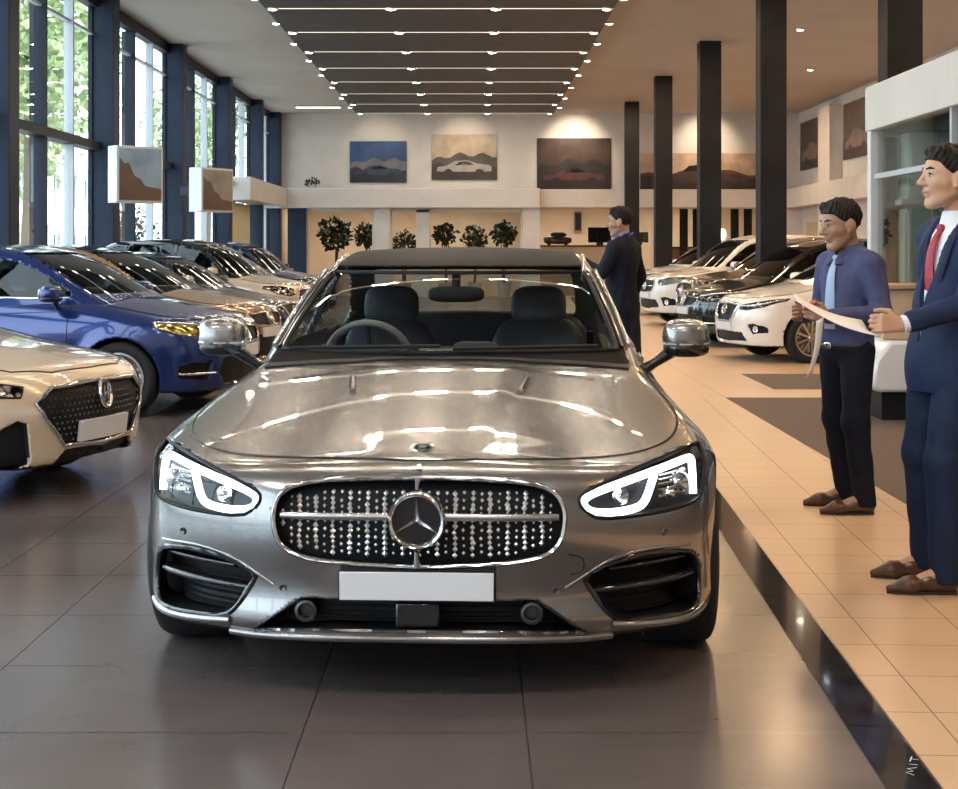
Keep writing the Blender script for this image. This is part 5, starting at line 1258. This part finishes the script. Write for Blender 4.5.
def sheet(name, label, cat, m_, A, B, W_, bend=.02, loc=(0, 0, 0)):
    """thin curved sheet from A to B, width vector W_"""
    A, B, W_ = (np.array(q, float) for q in (A, B, W_)); mb = MB(); n = 10; V = []; N = np.cross(B - A, W_); N /= np.linalg.norm(N)
    for i in range(n + 1):
        t_ = i / n
        for j in (0, .5, 1): V.append(A + (B - A)*t_ + W_*(j - .5)*(1 - .25*t_) + N*(bend*math.sin(t_*PI) + .012*(j == .5)))
    F = [(i*3 + j, i*3 + j + 1, i*3 + j + 4, i*3 + j + 3) for i in range(n) for j in range(2)]
    mb.add(V, F); o = mb.build(name, m_, None, 60); so = o.modifiers.new('thickness', 'SOLIDIFY'); so.thickness = .0016
    return tag(o, label, cat)
M_PAPER = mat('paper_white', (.78, .77, .76), .7)
sheet('paper_sheet', 'white paper held out in the hand of the navy suited man', 'paper', M_PAPER, (1.575, 5.985, 1.09), (1.30, 6.02, 1.205), (-.02, .17, .055))
sheet('paper_sheet', 'white folded paper hanging from the hand of the man in the blue shirt', 'paper', M_PAPER, (1.775, 7.72, 1.05), (1.725, 7.74, .76), (.05, .05, .03), .015)
sheet('card', 'small red card in the hand of the man in the blue shirt', 'card', mat('card_red', (.50, .05, .03), .5), (1.69, 7.70, 1.10), (1.76, 7.72, 1.125), (.01, .03, .03), .003)

# ------------------------------------------------------------------ light and camera
w = bpy.data.worlds.new('daylight'); SC.world = w; w.use_nodes = True
nt = w.node_tree; bg = nt.nodes['Background']; sky = nt.nodes.new('ShaderNodeTexSky'); sky.sky_type = 'HOSEK_WILKIE'; sky.turbidity = 6; sky.sun_direction = (-.45, .35, .82)
mixn = nt.nodes.new('ShaderNodeMix'); mixn.data_type = 'RGBA'; mixn.inputs[0].default_value = .6; mixn.inputs[7].default_value = (.85, .93, 1, 1)
nt.links.new(sky.outputs[0], mixn.inputs[6]); nt.links.new(mixn.outputs[2], bg.inputs[0]); bg.inputs[1].default_value = 9
def area(name, loc, rot, sx, sy, e, col, portal=False, spread=PI):
    l = bpy.data.lights.new(name, 'AREA'); l.shape = 'RECTANGLE'; l.size = sx; l.size_y = sy; l.energy = e; l.color = col; l.spread = spread
    o = bpy.data.objects.new(name, l); link(o); o.location = loc; o.rotation_euler = rot
    if portal: l.cycles.is_portal = True
    return o
sun = bpy.data.lights.new('sun', 'SUN'); sun.energy = 9; sun.angle = .03; sun.color = (1, .96, .9); so_ = bpy.data.objects.new('sun', sun); link(so_); so_.rotation_euler = Vector((-.55, .45, -.75)).to_track_quat('-Z', 'Y').to_euler()
for k, y in enumerate(slots):
    for x in (-2.6, -1.36, -.5, .34, 1.6): area('slot_lamp', (x, y, 5.312), (0, 0, 0), .45, .05, 15, (1, .84, .66))
for x in (4.2, 7.4):
    for y in (2, 8, 14, 20.5, 27, 33.5, 40): area('downlight', (x, y, 5.44), (0, 0, 0), .32, .32, 105, (1, .66, .36))
for x in (-3.6, 0):  # added fill lights overhead, out of frame, to brighten the front wall and floor
    for y in (-3.5, 1.5): area('front_fill', (x, y, 5.44), (0, 0, 0), 1.2, .3, 110, (1, .95, .9))
for x in (-4, -.5, 3.0, 6.8): area('room_lamp', (x, 46.8, 2.85), (0, 0, 0), 2.4, .8, 75, (1, .84, .64))
def spotl(name, loc, tgt, e, col, ang, blend=.5, r_=.05):
    l = bpy.data.lights.new(name, 'SPOT'); l.energy = e; l.color = col; l.spot_size = math.radians(ang); l.spot_blend = blend; l.shadow_soft_size = r_
    o = bpy.data.objects.new(name, l); link(o); o.location = loc; o.rotation_euler = (Vector(tgt) - Vector(loc)).to_track_quat('-Z', 'Y').to_euler(); return o
for x, e in ((-2.9, 50), (-.3, 80), (3.0, 330), (6.9, 240)): spotl('picture_lamp', (x, 43.5, 5.4), (x, 45, 4.4), e, (1, .80, .58), 80, .9)
cam = bpy.data.cameras.new('camera'); co = bpy.data.objects.new('camera', cam); link(co); SC.camera = co
co.location = (0, 0, 1.40); co.rotation_euler = (PI/2, 0, 0); cam.lens = 36*1500/958; cam.shift_x = .0042; cam.shift_y = -(394.5 - 250)/958
cam.clip_end = 400
SC.view_settings.view_transform = 'Standard'; SC.view_settings.look = 'None'; SC.view_settings.gamma = 1; SC.view_settings.exposure = -0.12
SC.cycles.use_denoising = True; SC.cycles.max_bounces = 8; SC.cycles.transparent_max_bounces = 24
SC.cycles.sample_clamp_indirect = 6
